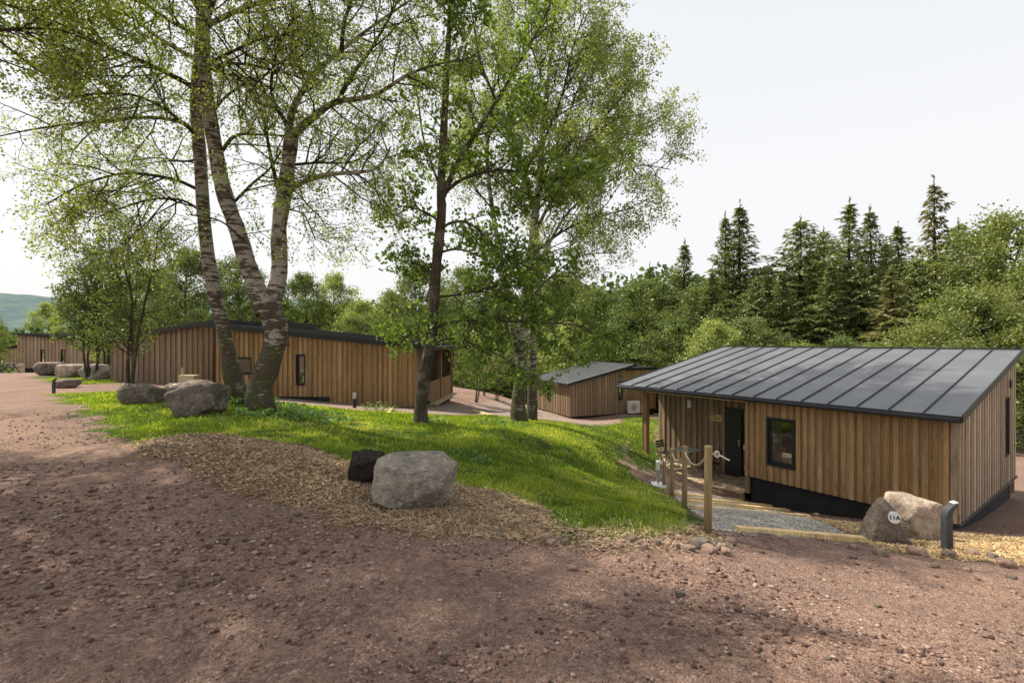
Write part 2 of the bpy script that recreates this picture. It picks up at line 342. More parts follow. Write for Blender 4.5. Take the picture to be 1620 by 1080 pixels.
# ------------------------------------------------------------------ object helpers
def tag(o,label=None,cat=None,group=None,kind=None):
    if label: o['label']=label
    if cat: o['category']=cat
    if group: o['group']=group
    if kind: o['kind']=kind
    return o
def empty(name,loc,label,cat,group=None):
    o=bpy.data.objects.new(name,None); COL.objects.link(o); o.location=[float(a) for a in loc]
    o.empty_display_size=.2
    return tag(o,label,cat,group)
def mesh_np(name,V,F,m,k=None,attrs=None,smooth=False):
    """V (n,3), F (m,k) faces of equal size, or list"""
    V=np.ascontiguousarray(V,dtype=np.float32)
    me=bpy.data.meshes.new(name)
    if isinstance(F,np.ndarray):
        nf,kk=F.shape
        me.vertices.add(len(V)); me.vertices.foreach_set('co',V.ravel())
        me.loops.add(nf*kk); me.loops.foreach_set('vertex_index',F.astype(np.int32).ravel())
        me.polygons.add(nf); me.polygons.foreach_set('loop_start',np.arange(0,nf*kk,kk,dtype=np.int32))
        me.polygons.foreach_set('loop_total',np.full(nf,kk,dtype=np.int32))
        me.update(calc_edges=True)
    else:
        me.from_pydata([tuple(map(float,v)) for v in V],[],[tuple(map(int,f)) for f in F]); me.update()
    if attrs:
        for an,av in attrs.items():
            av=np.asarray(av,dtype=np.float32)
            if av.ndim==1:
                a=me.attributes.new(an,'FLOAT','POINT'); a.data.foreach_set('value',av)
            else:
                a=me.attributes.new(an,'FLOAT_COLOR','POINT'); a.data.foreach_set('color',av.ravel())
    if smooth: me.polygons.foreach_set('use_smooth',np.ones(len(me.polygons),bool))
    if m: me.materials.append(m)
    return me
def link(name,me,parent=None,loc=None):
    o=bpy.data.objects.new(name,me); COL.objects.link(o)
    if parent is not None: o.parent=parent
    if loc is not None: o.location=[float(a) for a in loc]
    return o

class MB:
    """mesh builder in world coordinates, per-vertex attribute bc"""
    def __init__(s): s.v=[]; s.f=[]; s.a=[]
    def add(s,vs,fs,bc=.5):
        n=len(s.v); s.v+= [np.asarray(v,float) for v in vs]; s.f+=[tuple(n+i for i in f) for f in fs]; s.a+=[bc]*len(vs)
    def hexa(s,p,bc=.5):
        s.add(p,[(0,3,2,1),(4,5,6,7),(0,1,5,4),(1,2,6,5),(2,3,7,6),(3,0,4,7)],bc)
    def box(s,o,u,v,w,bc=.5):
        o,u,v,w=[np.asarray(x,float) for x in (o,u,v,w)]
        s.hexa([o,o+u,o+u+v,o+v,o+w,o+u+w,o+u+v+w,o+v+w],bc)
    def cbox(s,c,sx,sy,sz,bc=.5):
        s.box(np.array(c,float)-np.array([sx,sy,sz])/2,[sx,0,0],[0,sy,0],[0,0,sz],bc)
    def tube(s,pts,rad,n=10,cap=True,bc=.5):
        V,F=tube_np(np.asarray(pts,float),np.broadcast_to(rad,(len(pts),)),n)
        k=len(s.v); s.v+=list(V); s.f+=[tuple(k+i for i in f) for f in F]; s.a+=[bc]*len(V)
        if cap:
            s.f.append(tuple(k+i for i in range(n))[::-1]); m=k+len(V)-n; s.f.append(tuple(m+i for i in range(n)))
    def build(s,name,m,parent=None,origin=None,smooth=False):
        V=np.array(s.v)
        if parent is not None: o0=np.array(parent_world(parent))
        elif origin is not None: o0=np.asarray(origin,float)
        else: o0=np.array([V[:,0].mean(),V[:,1].mean(),V[:,2].min()])
        me=mesh_np(name,V-o0,s.f,m,attrs={'bc':s.a},smooth=smooth)
        o=link(name,me,parent)
        if parent is None: o.location=o0
        return o
def parent_world(p):
    w=Vector((0,0,0)); q=p
    while q is not None: w+=q.location; q=q.parent
    return w
def tube_np(P,R,n):
    T=np.gradient(P,axis=0); T/=np.linalg.norm(T,axis=1,keepdims=True)+1e-9
    up=np.array([0,0,1.]) if abs(T[0][2])<.9 else np.array([1.,0,0])
    A=np.cross(T,up); A/=np.linalg.norm(A,axis=1,keepdims=True)+1e-9
    B=np.cross(T,A)
    th=np.arange(n)*2*np.pi/n
    V=P[:,None]+R[:,None,None]*(np.cos(th)[None,:,None]*A[:,None]+np.sin(th)[None,:,None]*B[:,None])
    m=len(P); i=np.arange(m-1)[:,None]*n; j=np.arange(n)[None]; j2=(j+1)%n
    F=np.stack([i+j,i+j2,i+n+j2,i+n+j],-1).reshape(-1,4)
    return V.reshape(-1,3),F
def nrm(v): v=np.asarray(v,float); return v/(np.linalg.norm(v)+1e-9)

# ------------------------------------------------------------------ ground sheet
def axis(lo,hi,fine_lo,fine_hi,step,grow):
    c=list(np.arange(fine_lo,fine_hi,step)); a=step; x=c[-1]
    while x<hi: a*=grow; x+=a; c.append(x)
    a=step; x=c[0]; pre=[]
    while x>lo: a*=grow; x-=a; pre.append(x)
    return np.array(pre[::-1]+c)
xs=axis(-3500,3500,-5,6,.045,1.022); ys=axis(-400,4000,1.2,7.5,.04,1.016)
X,Y=np.meshgrid(xs,ys); Zg=GZ(X,Y)
gr,mu,st,pa=zones(X,Y)
R_=np.hypot(X,Y)
# woodland floor starts beyond the cleared ground
wood=np.clip((Y-31-0.0*X+fbm(X,Y,.2,3,9)*2.5)/2.5,0,1)
road_far=np.clip(1-np.abs((X+3.5)-(Y-34)*.05)/1.0,0,1)*0
wood=wood*np.clip(np.maximum(np.abs(X+36)-14,(Y-52))/3,0,1)
rd2=np.clip((5.5-np.abs(X+1.0))/2,0,1)*np.clip((40-Y)/3,0,1)
c3=np.clip((9-np.hypot(X-6,(Y-36)))/3,0,1)
wood=wood*(1-rd2)*(1-c3)
gr=np.where(R_>90,np.maximum(gr,.9),gr)
print('grid',X.shape)
nx,ny=len(xs),len(ys)
idx=np.arange(nx*ny).reshape(ny,nx)
F=np.stack([idx[:-1,:-1],idx[:-1,1:],idx[1:,1:],idx[1:,:-1]],-1).reshape(-1,4)
V=np.stack([X,Y,Zg],-1).reshape(-1,3)
zc=np.stack([gr,mu,st,np.ones_like(gr)],-1).reshape(-1,4)
me=mesh_np('ground',V,F,M['ground'],attrs={'zone':zc,'path':pa.ravel(),'wood':wood.ravel()},smooth=True)
tag(link('ground',me),kind='structure')

# hills
def hills():
    pts=[]; D0=1500.
    pxs=np.linspace(-1800,3400,260)
    prof=np.interp(pxs,[-1800,-400,0,60,160,400,560,700,900,1300,3400],[470,455,463,468,478,470,478,500,520,532,530])
    V=[];F=[]
    rows=14
    for j in range(rows):
        f=j/(rows-1)
        for i,px in enumerate(pxs):
            ang=math.atan((px-CX)/FPX) if abs(px-CX)<1e9 else 0
            d=D0*(.55+.45*f)
            top=(540-prof[i])/FPX*D0
            z=E-30+(top+30)*f**.8*(1)+noise.noise(Vector((px*.004,f*3,1)))*14*math.sin(f*math.pi)
            if j==rows-1: z+=noise.noise(Vector((px*.03,0,4)))*3
            V.append(((px-CX)/FPX*D0*(.8+.2*f),d,z))
    n=len(pxs)
    for j in range(rows-1):
        for i in range(n-1): F.append((j*n+i,j*n+i+1,(j+1)*n+i+1,(j+1)*n+i))
    m,nt,b=mat('haze_tinted_hillside'); v=coord(nt)
    c=ramp(nt,noi(nt,v,.012,7,.7),[(.35,(.085,.125,.135)),(.5,(.11,.155,.15)),(.65,(.15,.19,.165))])  # distance haze put into the albedo as a bluish tint
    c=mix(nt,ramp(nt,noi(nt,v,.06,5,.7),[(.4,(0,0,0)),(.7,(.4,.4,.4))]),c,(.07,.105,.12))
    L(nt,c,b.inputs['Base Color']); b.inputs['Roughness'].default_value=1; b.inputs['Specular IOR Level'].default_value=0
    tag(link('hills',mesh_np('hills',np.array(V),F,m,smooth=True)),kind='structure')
hills()

# ------------------------------------------------------------------ cabins
def wall_boards(root,O,U,Nn,Ln,zb,zt,mat_,openings=(),period=.20,cover=.115,seed=1,name='wall',ct=.032):
    """board on board cladding; O,U,Nn in plan; zb,zt functions of u"""
    r=random.Random(seed); b=MB()
    O=np.array([O[0],O[1],0.]); U=np.array([U[0],U[1],0.]); Nn=np.array([Nn[0],Nn[1],0.])
    def piece(u0,u1,n0,n1,bc):
        cuts=sorted({u0,u1}|{c for o in openings for c in (o[0],o[1]) if u0<c<u1})
        for a,c in zip(cuts[:-1],cuts[1:]):
            m=(a+c)/2; segs=[(zb,zt)]
            for o in openings:
                if o[0]<m<o[1]:
                    segs=[(zb,lambda u,z=o[2]:z),(lambda u,z=o[3]:z,zt)]
            for fb,ft in segs:
                if ft(m)-fb(m)<.02: continue
                p=[]
                for fz in (fb,ft):
                    for (uu,nn) in ((a,n0),(c,n0),(c,n1),(a,n1)):
                        p.append(O+U*uu+Nn*nn+np.array([0,0,fz(uu)]))
                b.hexa(p,bc)
    u=0
    while u<Ln-1e-6:
        u1=min(Ln,u+period)
        piece(u,u1,-.09,0+r.uniform(-.002,.002),1.02+r.random()*.95)
        c=u; 
        u=u1
    u=0
    while u<=Ln+1e-6:
        a=max(0,u-cover/2+r.uniform(-.006,.006)); c=min(Ln,u+cover/2+r.uniform(-.006,.006))
        if c-a>.02: piece(a,c,.001,ct+r.uniform(-.004,.004),r.random()*.98)
        u+=period
    return b.build(name,mat_,root)

def window(root,O,U,Nn,u0,u1,z0,z1,fw=.05,mull=None,label=None,depth=.05):
    O=np.array([O[0],O[1],0.]); U=np.array([U[0],U[1],0.]); Nn=np.array([Nn[0],Nn[1],0.])
    Zv=np.array([0,0,1.])
    w=MB()  # outer reveal frame proud of the boards
    def bar(a,b_,c,d,n0,n1,mb=w): mb.box(O+U*a+Nn*n0+Zv*c,U*(b_-a),Nn*(n1-n0),Zv*(d-c))
    bar(u0,u0+fw,z0,z1,-.10,depth); bar(u1-fw,u1,z0,z1,-.10,depth); bar(u0+fw,u1-fw,z0,z0+fw,-.10,depth+.02); bar(u0+fw,u1-fw,z1-fw,z1,-.10,depth)
    wo=w.build('window',M['black'],root)
    s=MB(); a,b_,c,d=u0+fw,u1-fw,z0+fw,z1-fw
    iw=min(.05,(b_-a)*.2)
    bar(a,a+iw,c,d,-.07,-.02,s); bar(b_-iw,b_,c,d,-.07,-.02,s); bar(a+iw,b_-iw,c,c+iw,-.07,-.02,s); bar(a+iw,b_-iw,d-iw,d,-.07,-.02,s)
    if mull: bar(mull-.02,mull+.02,c+iw,d-iw,-.07,-.02,s)
    s.build('sash',M['black'],wo)
    p=MB(); bar(a+iw,b_-iw,c+iw,d-iw,-.055,-.045,p); p.build('pane',M['glass'],wo)
    if mull is None and (u1-u0)>.3:
        c=MB(); a_,b2=(a+(b_-a)*.55,b_-.0) ; nn_=9; pts=[]
        for i in range(nn_*2+1):
            uu=a_+(b2-a_)*i/(nn_*2); pts.append(O+U*uu+Nn*(-.16+(.02 if i%2 else 0)))
        for p0,p1 in zip(pts[:-1],pts[1:]): c.add([p0+Zv*(z0+.03),p1+Zv*(z0+.03),p1+Zv*(z1-.03),p0+Zv*(z1-.03)],[(0,1,2,3)])
        c.build('curtain',M['curtain'],wo)
    return wo

class Frame:
    def __init__(s,C,u,v): s.C=np.array([C[0],C[1],0.]); s.u=np.array([u[0],u[1],0.]); s.v=np.array([v[0],v[1],0.])
    def __call__(s,t,w,z): return s.C+s.u*t+s.v*w+np.array([0,0,z])

def roof_shed(root,fr,t0,t1,s0,s1,z0,z1,seams,along='t',th=.13,slopedir='s',fw=.02):
    """sheet with standing seams and fascias. slope runs from s0 (z0) to s1 (z1)."""
    P=lambda t,s,dz=0: fr(t,s,z0+(z1-z0)*(s-s0)/(s1-s0)+dz)
    b=MB(); b.hexa([P(t0,s0,-.05),P(t1,s0,-.05),P(t1,s1,-.05),P(t0,s1,-.05),P(t0,s0),P(t1,s0),P(t1,s1),P(t0,s1)])
    r=b.build('roof',M['roof'],root)
    sm=MB()
    for i in range(1,seams):
        t=t0+(t1-t0)*i/seams
        sm.hexa([P(t-.011,s0+.01,.0015),P(t+.011,s0+.01,.0015),P(t+.011,s1-.01,.0015),P(t-.011,s1-.01,.0015),
                 P(t-.009,s0+.01,.032),P(t+.009,s0+.01,.032),P(t+.009,s1-.01,.032),P(t-.009,s1-.01,.032)])
    sm.build('standing_seams',M['black'],r)
    f=MB()
    for ta,tb in ((t0-fw-.002,t0-.002),(t1+.002,t1+fw+.002)):
        f.hexa([P(ta,s0,-th),P(tb,s0,-th),P(tb,s1,-th),P(ta,s1,-th),P(ta,s0,.035),P(tb,s0,.035),P(tb,s1,.035),P(ta,s1,.035)])
    for sa,sb,top in ((s0-fw-.002,s0-.002,.0),(s1+.002,s1+fw+.002,.045)):
        f.hexa([P(t0,sa,-th),P(t1,sa,-th),P(t1,sb,-th),P(t0,sb,-th),P(t0,sa,top),P(t1,sa,top),P(t1,sb,top),P(t0,sb,top)])
    f.build('fascia',M['black'],root)
    return r

def plinth(root,pts,ztop,zbot,name='plinth',inset=.05):
    b=MB(); n=len(pts); c=np.mean(np.array(pts),axis=0)
    for i in range(n):
        a=np.array(pts[i]); d=np.array(pts[(i+1)%n]); u=nrm(d-a); nn=np.array([u[1],-u[0],0]);
        if np.dot(nn,(a+d)/2-c)>0: nn=-nn
        a2=a+nn*inset+u*inset; d2=d+nn*inset-u*inset
        b.box(a2+[0,0,zbot],d2-a2,nn*.05,[0,0,ztop-zbot])
    return b.build(name,M['plinth'],root)

# --- cabin 11A
uA=np.array([-.590,.808]); vA=np.array([.808,.590])
uA/=np.linalg.norm(uA); vA=np.array([uA[1],-uA[0]]); 
CA=np.array([9.276,10.0]); fA=Frame(CA,uA,vA)
def cabinA():
    z=lambda rel:E+rel
    root=empty('wooden_cabin',fA(4.4,3.1,E-4.5),'large near cabin with dark seamed metal roof and porch beside the numbered rock','cabin')
    zb=z(-3.79); s_end=6.2
    ztop=lambda s: z(-1.60)+(s+.3)/6.8*1.30-.02
    # front
    op=[(3.17,3.90,z(-3.355),z(-2.05))]
    wall_boards(root,fA(0,0,0),uA,-vA,4.48,lambda u:zb,lambda u:ztop(0),M['cabin_front'],op,seed=3,period=.172,cover=.10)
    wo=window(root,fA(0,0,0),uA,-vA,3.17,3.90,z(-3.355),z(-2.05),.05)
    # corner trim boards
    b=MB(); 
    b.box(fA(-.001,-.026,zb),fA(.10,-.026,0)-fA(0,-.026,0),fA(0,-.05,0)-fA(0,-.026,0),[0,0,ztop(0)-zb],.9)
    b.build('corner_trim',M['cabin_side'],root); b=MB()
    b.box(fA(4.40,-.027,zb),fA(.085,0,0)-fA(0,0,0),fA(0,-.024,0)-fA(0,0,0),[0,0,ztop(0)-zb],.9)
    b.build('corner_trim',M['cabin_front'],root)
    # gable towards the right
    opg=[(4.62,5.18,z(-3.05),z(-1.47))]
    wall_boards(root,fA(0,0,0),vA,-uA,s_end,lambda u:zb,lambda u:ztop(u),M['cabin_side'],opg,seed=5,period=.26,cover=.13,ct=.045)
    window(root,fA(0,0,0),vA,-uA,4.62,5.18,z(-3.05),z(-1.47),.05)
    v=MB(); v.box(fA(-.03,5.15,z(-1.25)),fA(-.06,0,0)-fA(0,0,0),fA(0,.2,0)-fA(0,0,0),[0,0,.2]); v.build('vent',M['grey'],root)
    # back and left walls
    wall_boards(root,fA(8.45,s_end,0),-uA,vA,8.45,lambda u:z(-4.3),lambda u:ztop(s_end),M['cabin_side'],seed=6)
    wall_boards(root,fA(8.45,1.4,0),vA,uA,s_end-1.4,lambda u:z(-4.3),lambda u:ztop(u+1.4),M['cabin_side'],seed=7)
    # recessed porch wall + return wall
    opd=[(0.02,1.43,z(-4.28),z(-2.12))]
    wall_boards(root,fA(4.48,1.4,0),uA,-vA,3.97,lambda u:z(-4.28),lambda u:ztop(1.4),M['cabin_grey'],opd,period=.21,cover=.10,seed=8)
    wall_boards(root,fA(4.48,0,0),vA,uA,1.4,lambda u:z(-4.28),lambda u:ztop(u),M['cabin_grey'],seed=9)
    # door
    d=MB(); dep=[0,0,0]
    O=fA(4.48,1.4,0)
    def bx(mb,u0,u1,n0,n1,a,c): mb.box(O+fA.u*u0-fA.v*n0+np.array([0,0,a]),fA.u*(u1-u0),-fA.v*(n1-n0),[0,0,c-a])
    bx(d,.03,.13,-.08,.03,z(-4.27),z(-2.13)); bx(d,.87,1.42,-.08,.05,z(-4.27),z(-2.13)); bx(d,.13,.87,-.08,.03,z(-2.25),z(-2.13)); bx(d,.13,.87,-.08,.03,z(-4.27),z(-4.17))
    do=d.build('door',M['black'],root)
    g=MB(); bx(g,.13,.87,-.04,-.03,z(-4.17),z(-2.25)); g.build('pane',M['glass'],do)
    h=MB(); bx(h,.90,.93,.052,.10,z(-3.3),z(-3.1)); h.build('handle',M['steel'],do)
    t=MB(); bx(t,.10,.90,.052,.14,z(-4.275),z(-4.24)); t.build('threshold',M['steel'],do)
    # roof
    r=roof_shed(root,fA,-.12,8.95,-.3,6.5,z(-1.58)+.06,z(-.30)+.06,15)
    g=MB(); g.tube([fA(-.10,-.365,z(-1.60)),fA(8.93,-.365,z(-1.60))],.052,10); g.build('gutter',M['black'],root,smooth=True)
    # plinth
    plinth(root,[fA(0.03,.03,0),fA(0.03,s_end,0),fA(4.45,s_end,0),fA(4.45,.03,0)],zb-.002,z(-5.1))
    pr=MB(); pr.box(fA(-.03,-.03,zb-.03),fA(0,s_end,0)-fA(0,0,0),fA(-.05,0,0)-fA(0,0,0),[0,0,.027]); pr.build('flashing',M['grey'],root)
    # deck
    dk=MB(); t0=4.55
    i=0
    while t0<8.5:
        dk.box(fA(t0,-.10,z(-4.33)),fA(.135,0,0)-fA(0,0,0),fA(0,1.5,0)-fA(0,0,0),[0,0,.03],random.random()); t0+=.142
    dk.build('deck',M['deck'],root)
    db=MB(); db.box(fA(4.50,-.09,z(-4.55)),fA(3.98,0,0)-fA(0,0,0),fA(0,.06,0)-fA(0,0,0),[0,0,.21]); db.build('deck_edge_board',M['beam'],root)
    # post and beam
    p=MB(); p.box(fA(7.90,-.06,z(-4.12)),fA(.17,0,0)-fA(0,0,0),fA(0,.17,0)-fA(0,0,0),[0,0,2.40],.3); po=p.build('porch_post',M['beam'],root)
    p=MB(); p.box(fA(7.93,-.03,z(-4.5)),fA(.11,0,0)-fA(0,0,0),fA(0,.11,0)-fA(0,0,0),[0,0,.38]); p.build('post_foot',M['black'],po)
    p=MB(); p.box(fA(4.50,-.05,z(-1.72)),fA(4.3,0,0)-fA(0,0,0),fA(0,.12,0)-fA(0,0,0),[0,0,.085],.7); p.build('porch_beam',M['timber'],root)
    # ceiling lining of porch
    # lamp, name board
    l=MB(); bx(l,2.62,2.74,.03,.12,z(-2.30)+.02,z(-2.02)); l.build('wall_lamp',M['white'],root)
    s_=MB(); bx(s_,1.52,1.94,.028,.045,z(-2.62),z(-2.40)); sb=s_.build('name_board',M['ply'],root)
    ln=MB()
    for (a,c,zz) in ((1.77,1.90,-2.47),(1.57,1.66,-2.55),(1.69,1.84,-2.555)):
        x=a
        while x<c: 
            bx(ln,x,x+.012,.0455,.048,z(zz),z(zz+.03+.012*(int(x*100)%3))); x+=.022
    ln.build('lettering',M['twig'],sb)
    # rain chain
    c=MB(); zz=z(-1.66); k=0; pc=fA(8.7,-.365,0)
    while zz>z(-4.55):
        a=(k%2)*math.pi/2; 
        th=np.linspace(0,2*math.pi,9); pts=[pc+np.array([math.cos(a)*.018*math.sin(q),math.sin(a)*.018*math.sin(q),zz-.03+.032*math.cos(q)]) for q in th]
        c.tube(pts,.005,4,cap=False); zz-=.05; k+=1
    c.build('rain_chain',M['grey'],root)
    return root
cabinA()

# --- middle cabin behind the birches
def cabinB():
    z=lambda rel:E+rel
    c0=at(658,645,18.5); Cx=c0[0]; D=18.5
    root=empty('wooden_cabin',(-8,21,E-2.6),'long cabin behind the birches with two mono-pitch roofs and board cladding','cabin')
    # right volume: facade from x=-3.7 to -11.6
    u=nrm([-1,.075]); v=np.array([-u[1]*-1,u[0]*-1]); v=np.array([.075,1.]); v=v/np.linalg.norm(v)
    f=Frame((Cx,D),u,v); Lr=8.1
    zr=lambda t: z(-.10)+(t)*.083
    zb=z(-2.52)
    O=f(0,0,0)
    op=[(4.40,4.78,z(-1.72),z(-.50))]
    opp=op+[(2.9,5.9,z(-3.5),z(-2.24))]
    wall_boards(root,O,u,-v,Lr,lambda q:zb,lambda q:zr(q),M['cabin_front'],[(3.4,5.6,z(-2.6),z(-2.20)),],seed=11) if False else None
    # cladding with the raised black plinth strip as an opening at the foot
    wall_boards(root,O,u,-v,3.4,lambda q:zb,lambda q:zr(q),M['cabin_front'],[],seed=11)
    O2=f(3.4,0,0)
    wall_boards(root,O2,u,-v,Lr-3.4,lambda q:z(-2.16),lambda q:zr(q+3.4),M['cabin_front'],[(op[0][0]-3.4,op[0][1]-3.4,op[0][2],op[0][3]),(6.6-3.4,7.3-3.4,z(-1.3),z(-.62))],seed=12)
    window(root,O,u,-v,*op[0],.035)
    window(root,O,u,-v,6.6,7.3,z(-1.3),z(-.62),.035)
    vv=MB()
    for a in (5.05,5.3): vv=MB(); vv.box(f(a,-.035,z(.0)-.17),f(.12,0,0)-f(0,0,0),-f.v*.08,[0,0,.09]); vv.build('vent',M['grey'],root)
    plinth(root,[f(.05,.03,0),f(.05,7,0),f(Lr,7,0),f(Lr,.03,0)],zb-.002,z(-3.8))
    pl=MB(); pl.box(f(3.42,.0,z(-3.0)),f.u*(Lr-3.45),f.v*.05,[0,0,.835]); pl.build('plinth',M['plinth'],root)
    # right end wall with porch
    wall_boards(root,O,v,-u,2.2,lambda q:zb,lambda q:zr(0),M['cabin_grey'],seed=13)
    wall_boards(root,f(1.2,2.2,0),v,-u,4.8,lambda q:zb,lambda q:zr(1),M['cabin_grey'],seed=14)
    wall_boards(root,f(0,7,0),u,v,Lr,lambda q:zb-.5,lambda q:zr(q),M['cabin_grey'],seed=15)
    for s_ in (4.3,6.8):
        p=MB(); p.box(f(-.02,s_,z(-2.75)),f.u*.16,f.v*.16,[0,0,2.6],.4); p.build('porch_post',M['beam'],root)
    p=MB(); p.box(f(.02,2.3,z(-2.7)),f.u*.06,f.v*1.9,[0,0,.95],.2); p.box(f(.02,4.6,z(-2.7)),f.u*.06,f.v*2.1,[0,0,.95],.6); p.build('porch_balustrade',M['beam'],root)
    p=MB(); p.box(f(-.25,2.2,z(-2.78)),f.u*1.5,f.v*4.9,[0,0,.08],.6); p.build('deck',M['deck'],root)
    # roof: rises with t
    fr=Frame(f(0,0,0),v,u)
    roof_shed(root,fr,-.18,7.3,-.75,Lr+.45,z(-.16)-.03,z(-.10)+(Lr+.45)*.083+.10,13,th=.15)
    # left volume set further back
    g0=at(345,616,21.6); g=Frame((g0[0]-.0,21.2),nrm([-1,.10]),nrm([.10,1.]))
    Ll=4.9; zl=lambda q: z(.78)-q*.155
    wall_boards(root,g(0,0,0),g.u,-g.v,Ll,lambda q:z(-2.12)+q*.03,lambda q:zl(q),M['cabin_grey'],seed=16,period=.26,cover=.15)
    wall_boards(root,g(Ll,0,0),g.v,g.u,6,lambda q:z(-2.2),lambda q:zl(Ll),M['cabin_grey'],seed=17)
    plinth(root,[g(0.03,.03,0),g(0.03,6,0),g(Ll-.03,6,0),g(Ll-.03,.03,0)],z(-2.0),z(-3.0),inset=.02)
    wall_boards(root,g(0,0,0),g.v,-g.u,6,lambda q:z(-2.2),lambda q:zl(0),M['cabin_grey'],seed=18)
    wall_boards(root,g(0,6,0),g.u,g.v,Ll,lambda q:z(-2.2),lambda q:zl(q),M['cabin_grey'],seed=19)
    gr_=Frame(g(0,0,0),g.v,g.u)
    # slope from far end (low) towards the middle (high)
    P0=z(.78)+.10; 
    roof_shed(root,gr_,-.25,6.2,-.5,Ll+.35,P0+.5*.155,P0-(Ll+.35)*.155,10,th=.14)
    # raised rear ridge box
    rb=MB(); q=Frame((at(470,510,25)[0],24.5),(-1,0),(0,1))
    rb.box(q(0,0,z(.50)),q.u*5.2,q.v*3,[0,0,.48]); rb.build('roof_lantern',M['black'],root)
cabinB()

# --- far centre cabin
def cabinC():
    z=lambda rel:E+rel
    u=nrm([-.398,.917]); v=np.array([u[1],-u[0]]); f=Frame((4.0,33.0),u,v)
    root=empty('wooden_cabin',f(2.6,2.3,E-5.3),'small brown cabin in the hollow with heat pump units, beyond the near cabin porch','cabin')
    zt=lambda s: z(-2.86)+s*.215
    zb=z(-5.18)
    window(root,f(0,0,0),u,-v,2.7,3.35,z(-4.35),z(-3.15),.05)
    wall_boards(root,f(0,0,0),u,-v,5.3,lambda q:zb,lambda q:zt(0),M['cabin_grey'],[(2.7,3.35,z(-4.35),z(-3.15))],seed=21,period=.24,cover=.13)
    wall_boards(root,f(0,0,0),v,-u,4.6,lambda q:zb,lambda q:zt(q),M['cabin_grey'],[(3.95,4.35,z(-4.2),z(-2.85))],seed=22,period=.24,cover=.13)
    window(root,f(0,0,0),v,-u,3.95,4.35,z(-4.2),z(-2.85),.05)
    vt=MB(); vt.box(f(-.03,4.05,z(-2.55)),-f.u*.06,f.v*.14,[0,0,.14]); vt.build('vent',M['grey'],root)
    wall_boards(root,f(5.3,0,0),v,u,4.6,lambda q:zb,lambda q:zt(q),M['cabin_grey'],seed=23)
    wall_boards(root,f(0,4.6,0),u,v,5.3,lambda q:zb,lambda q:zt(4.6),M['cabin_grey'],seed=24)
    roof_shed(root,f,-.3,5.6,-.35,5.3,z(-2.86)-.35*.215+.06,z(-2.86)+5.3*.215+.06,11,th=.14)
    plinth(root,[f(.03,.03,0),f(.03,4.5,0),f(5.2,4.5,0),f(5.2,.03,0)],zb,z(-5.9))
    # annex
    g=Frame(f(.6,4.62,0),u,v)
    wall_boards(root,g(0,0,0),v,-u,3.2,lambda q:z(-5.1),lambda q:z(-2.14),M['cabin_front'],seed=25,period=.24,cover=.13)
    wall_boards(root,g(0,3.2,0),u,v,3,lambda q:z(-5.1),lambda q:z(-2.14),M['cabin_front'],seed=26)
    rb=MB(); rb.box(g(-.1,.0,z(-2.13)),g.u*3.2,g.v*3.35,[0,0,.18]); rb.build('annex_roof',M['black'],root)
    plinth(root,[g(.03,.03,0),g(.03,3.1,0),g(2.9,3.1,0),g(2.9,.03,0)],z(-5.1),z(-5.9))
    # heat pumps
    for (sv,w,h,lab) in ((4.45,.85,.85,'larger white heat pump unit on the ground against the small brown cabin'),(5.45,.6,.55,'smaller cream heat pump unit, right of the larger one')):
        base=f(-.75,sv,z(-5.28)); zz=g1(base[0],base[1]); base[2]=zz
        r=empty('heat_pump',base,lab,'heat pump')
        b=MB(); b.box(base+[0,0,.08],f.v*w,f.u*.35,[0,0,h]); b.build('casing',M['white'] if w>.7 else M['beige'],r)
        
        for q_ in (.05,w-.13): ft=MB(); ft.box(base+f.v*q_,f.v*.08,f.u*.35,[0,0,.079]); ft.build('foot',M['black'],r)
        gl=MB(); th=np.linspace(0,2*math.pi,25); c=base+f.v*w*.4-f.u*.012+np.array([0,0,.08+h/2])
        for rr in (.32,.22,.12):
            rr*=h; gl.tube([c+f.v*rr*math.cos(q)+np.array([0,0,rr*math.sin(q)]) for q in th],.008,4,cap=False)
        for q in range(8): gl.tube([c,c+f.v*.32*h*math.cos(q*math.pi/4)+np.array([0,0,.32*h*math.sin(q*math.pi/4)])],.006,4)
        gl.build('fan_grille',M['grey'],r)
cabinC()

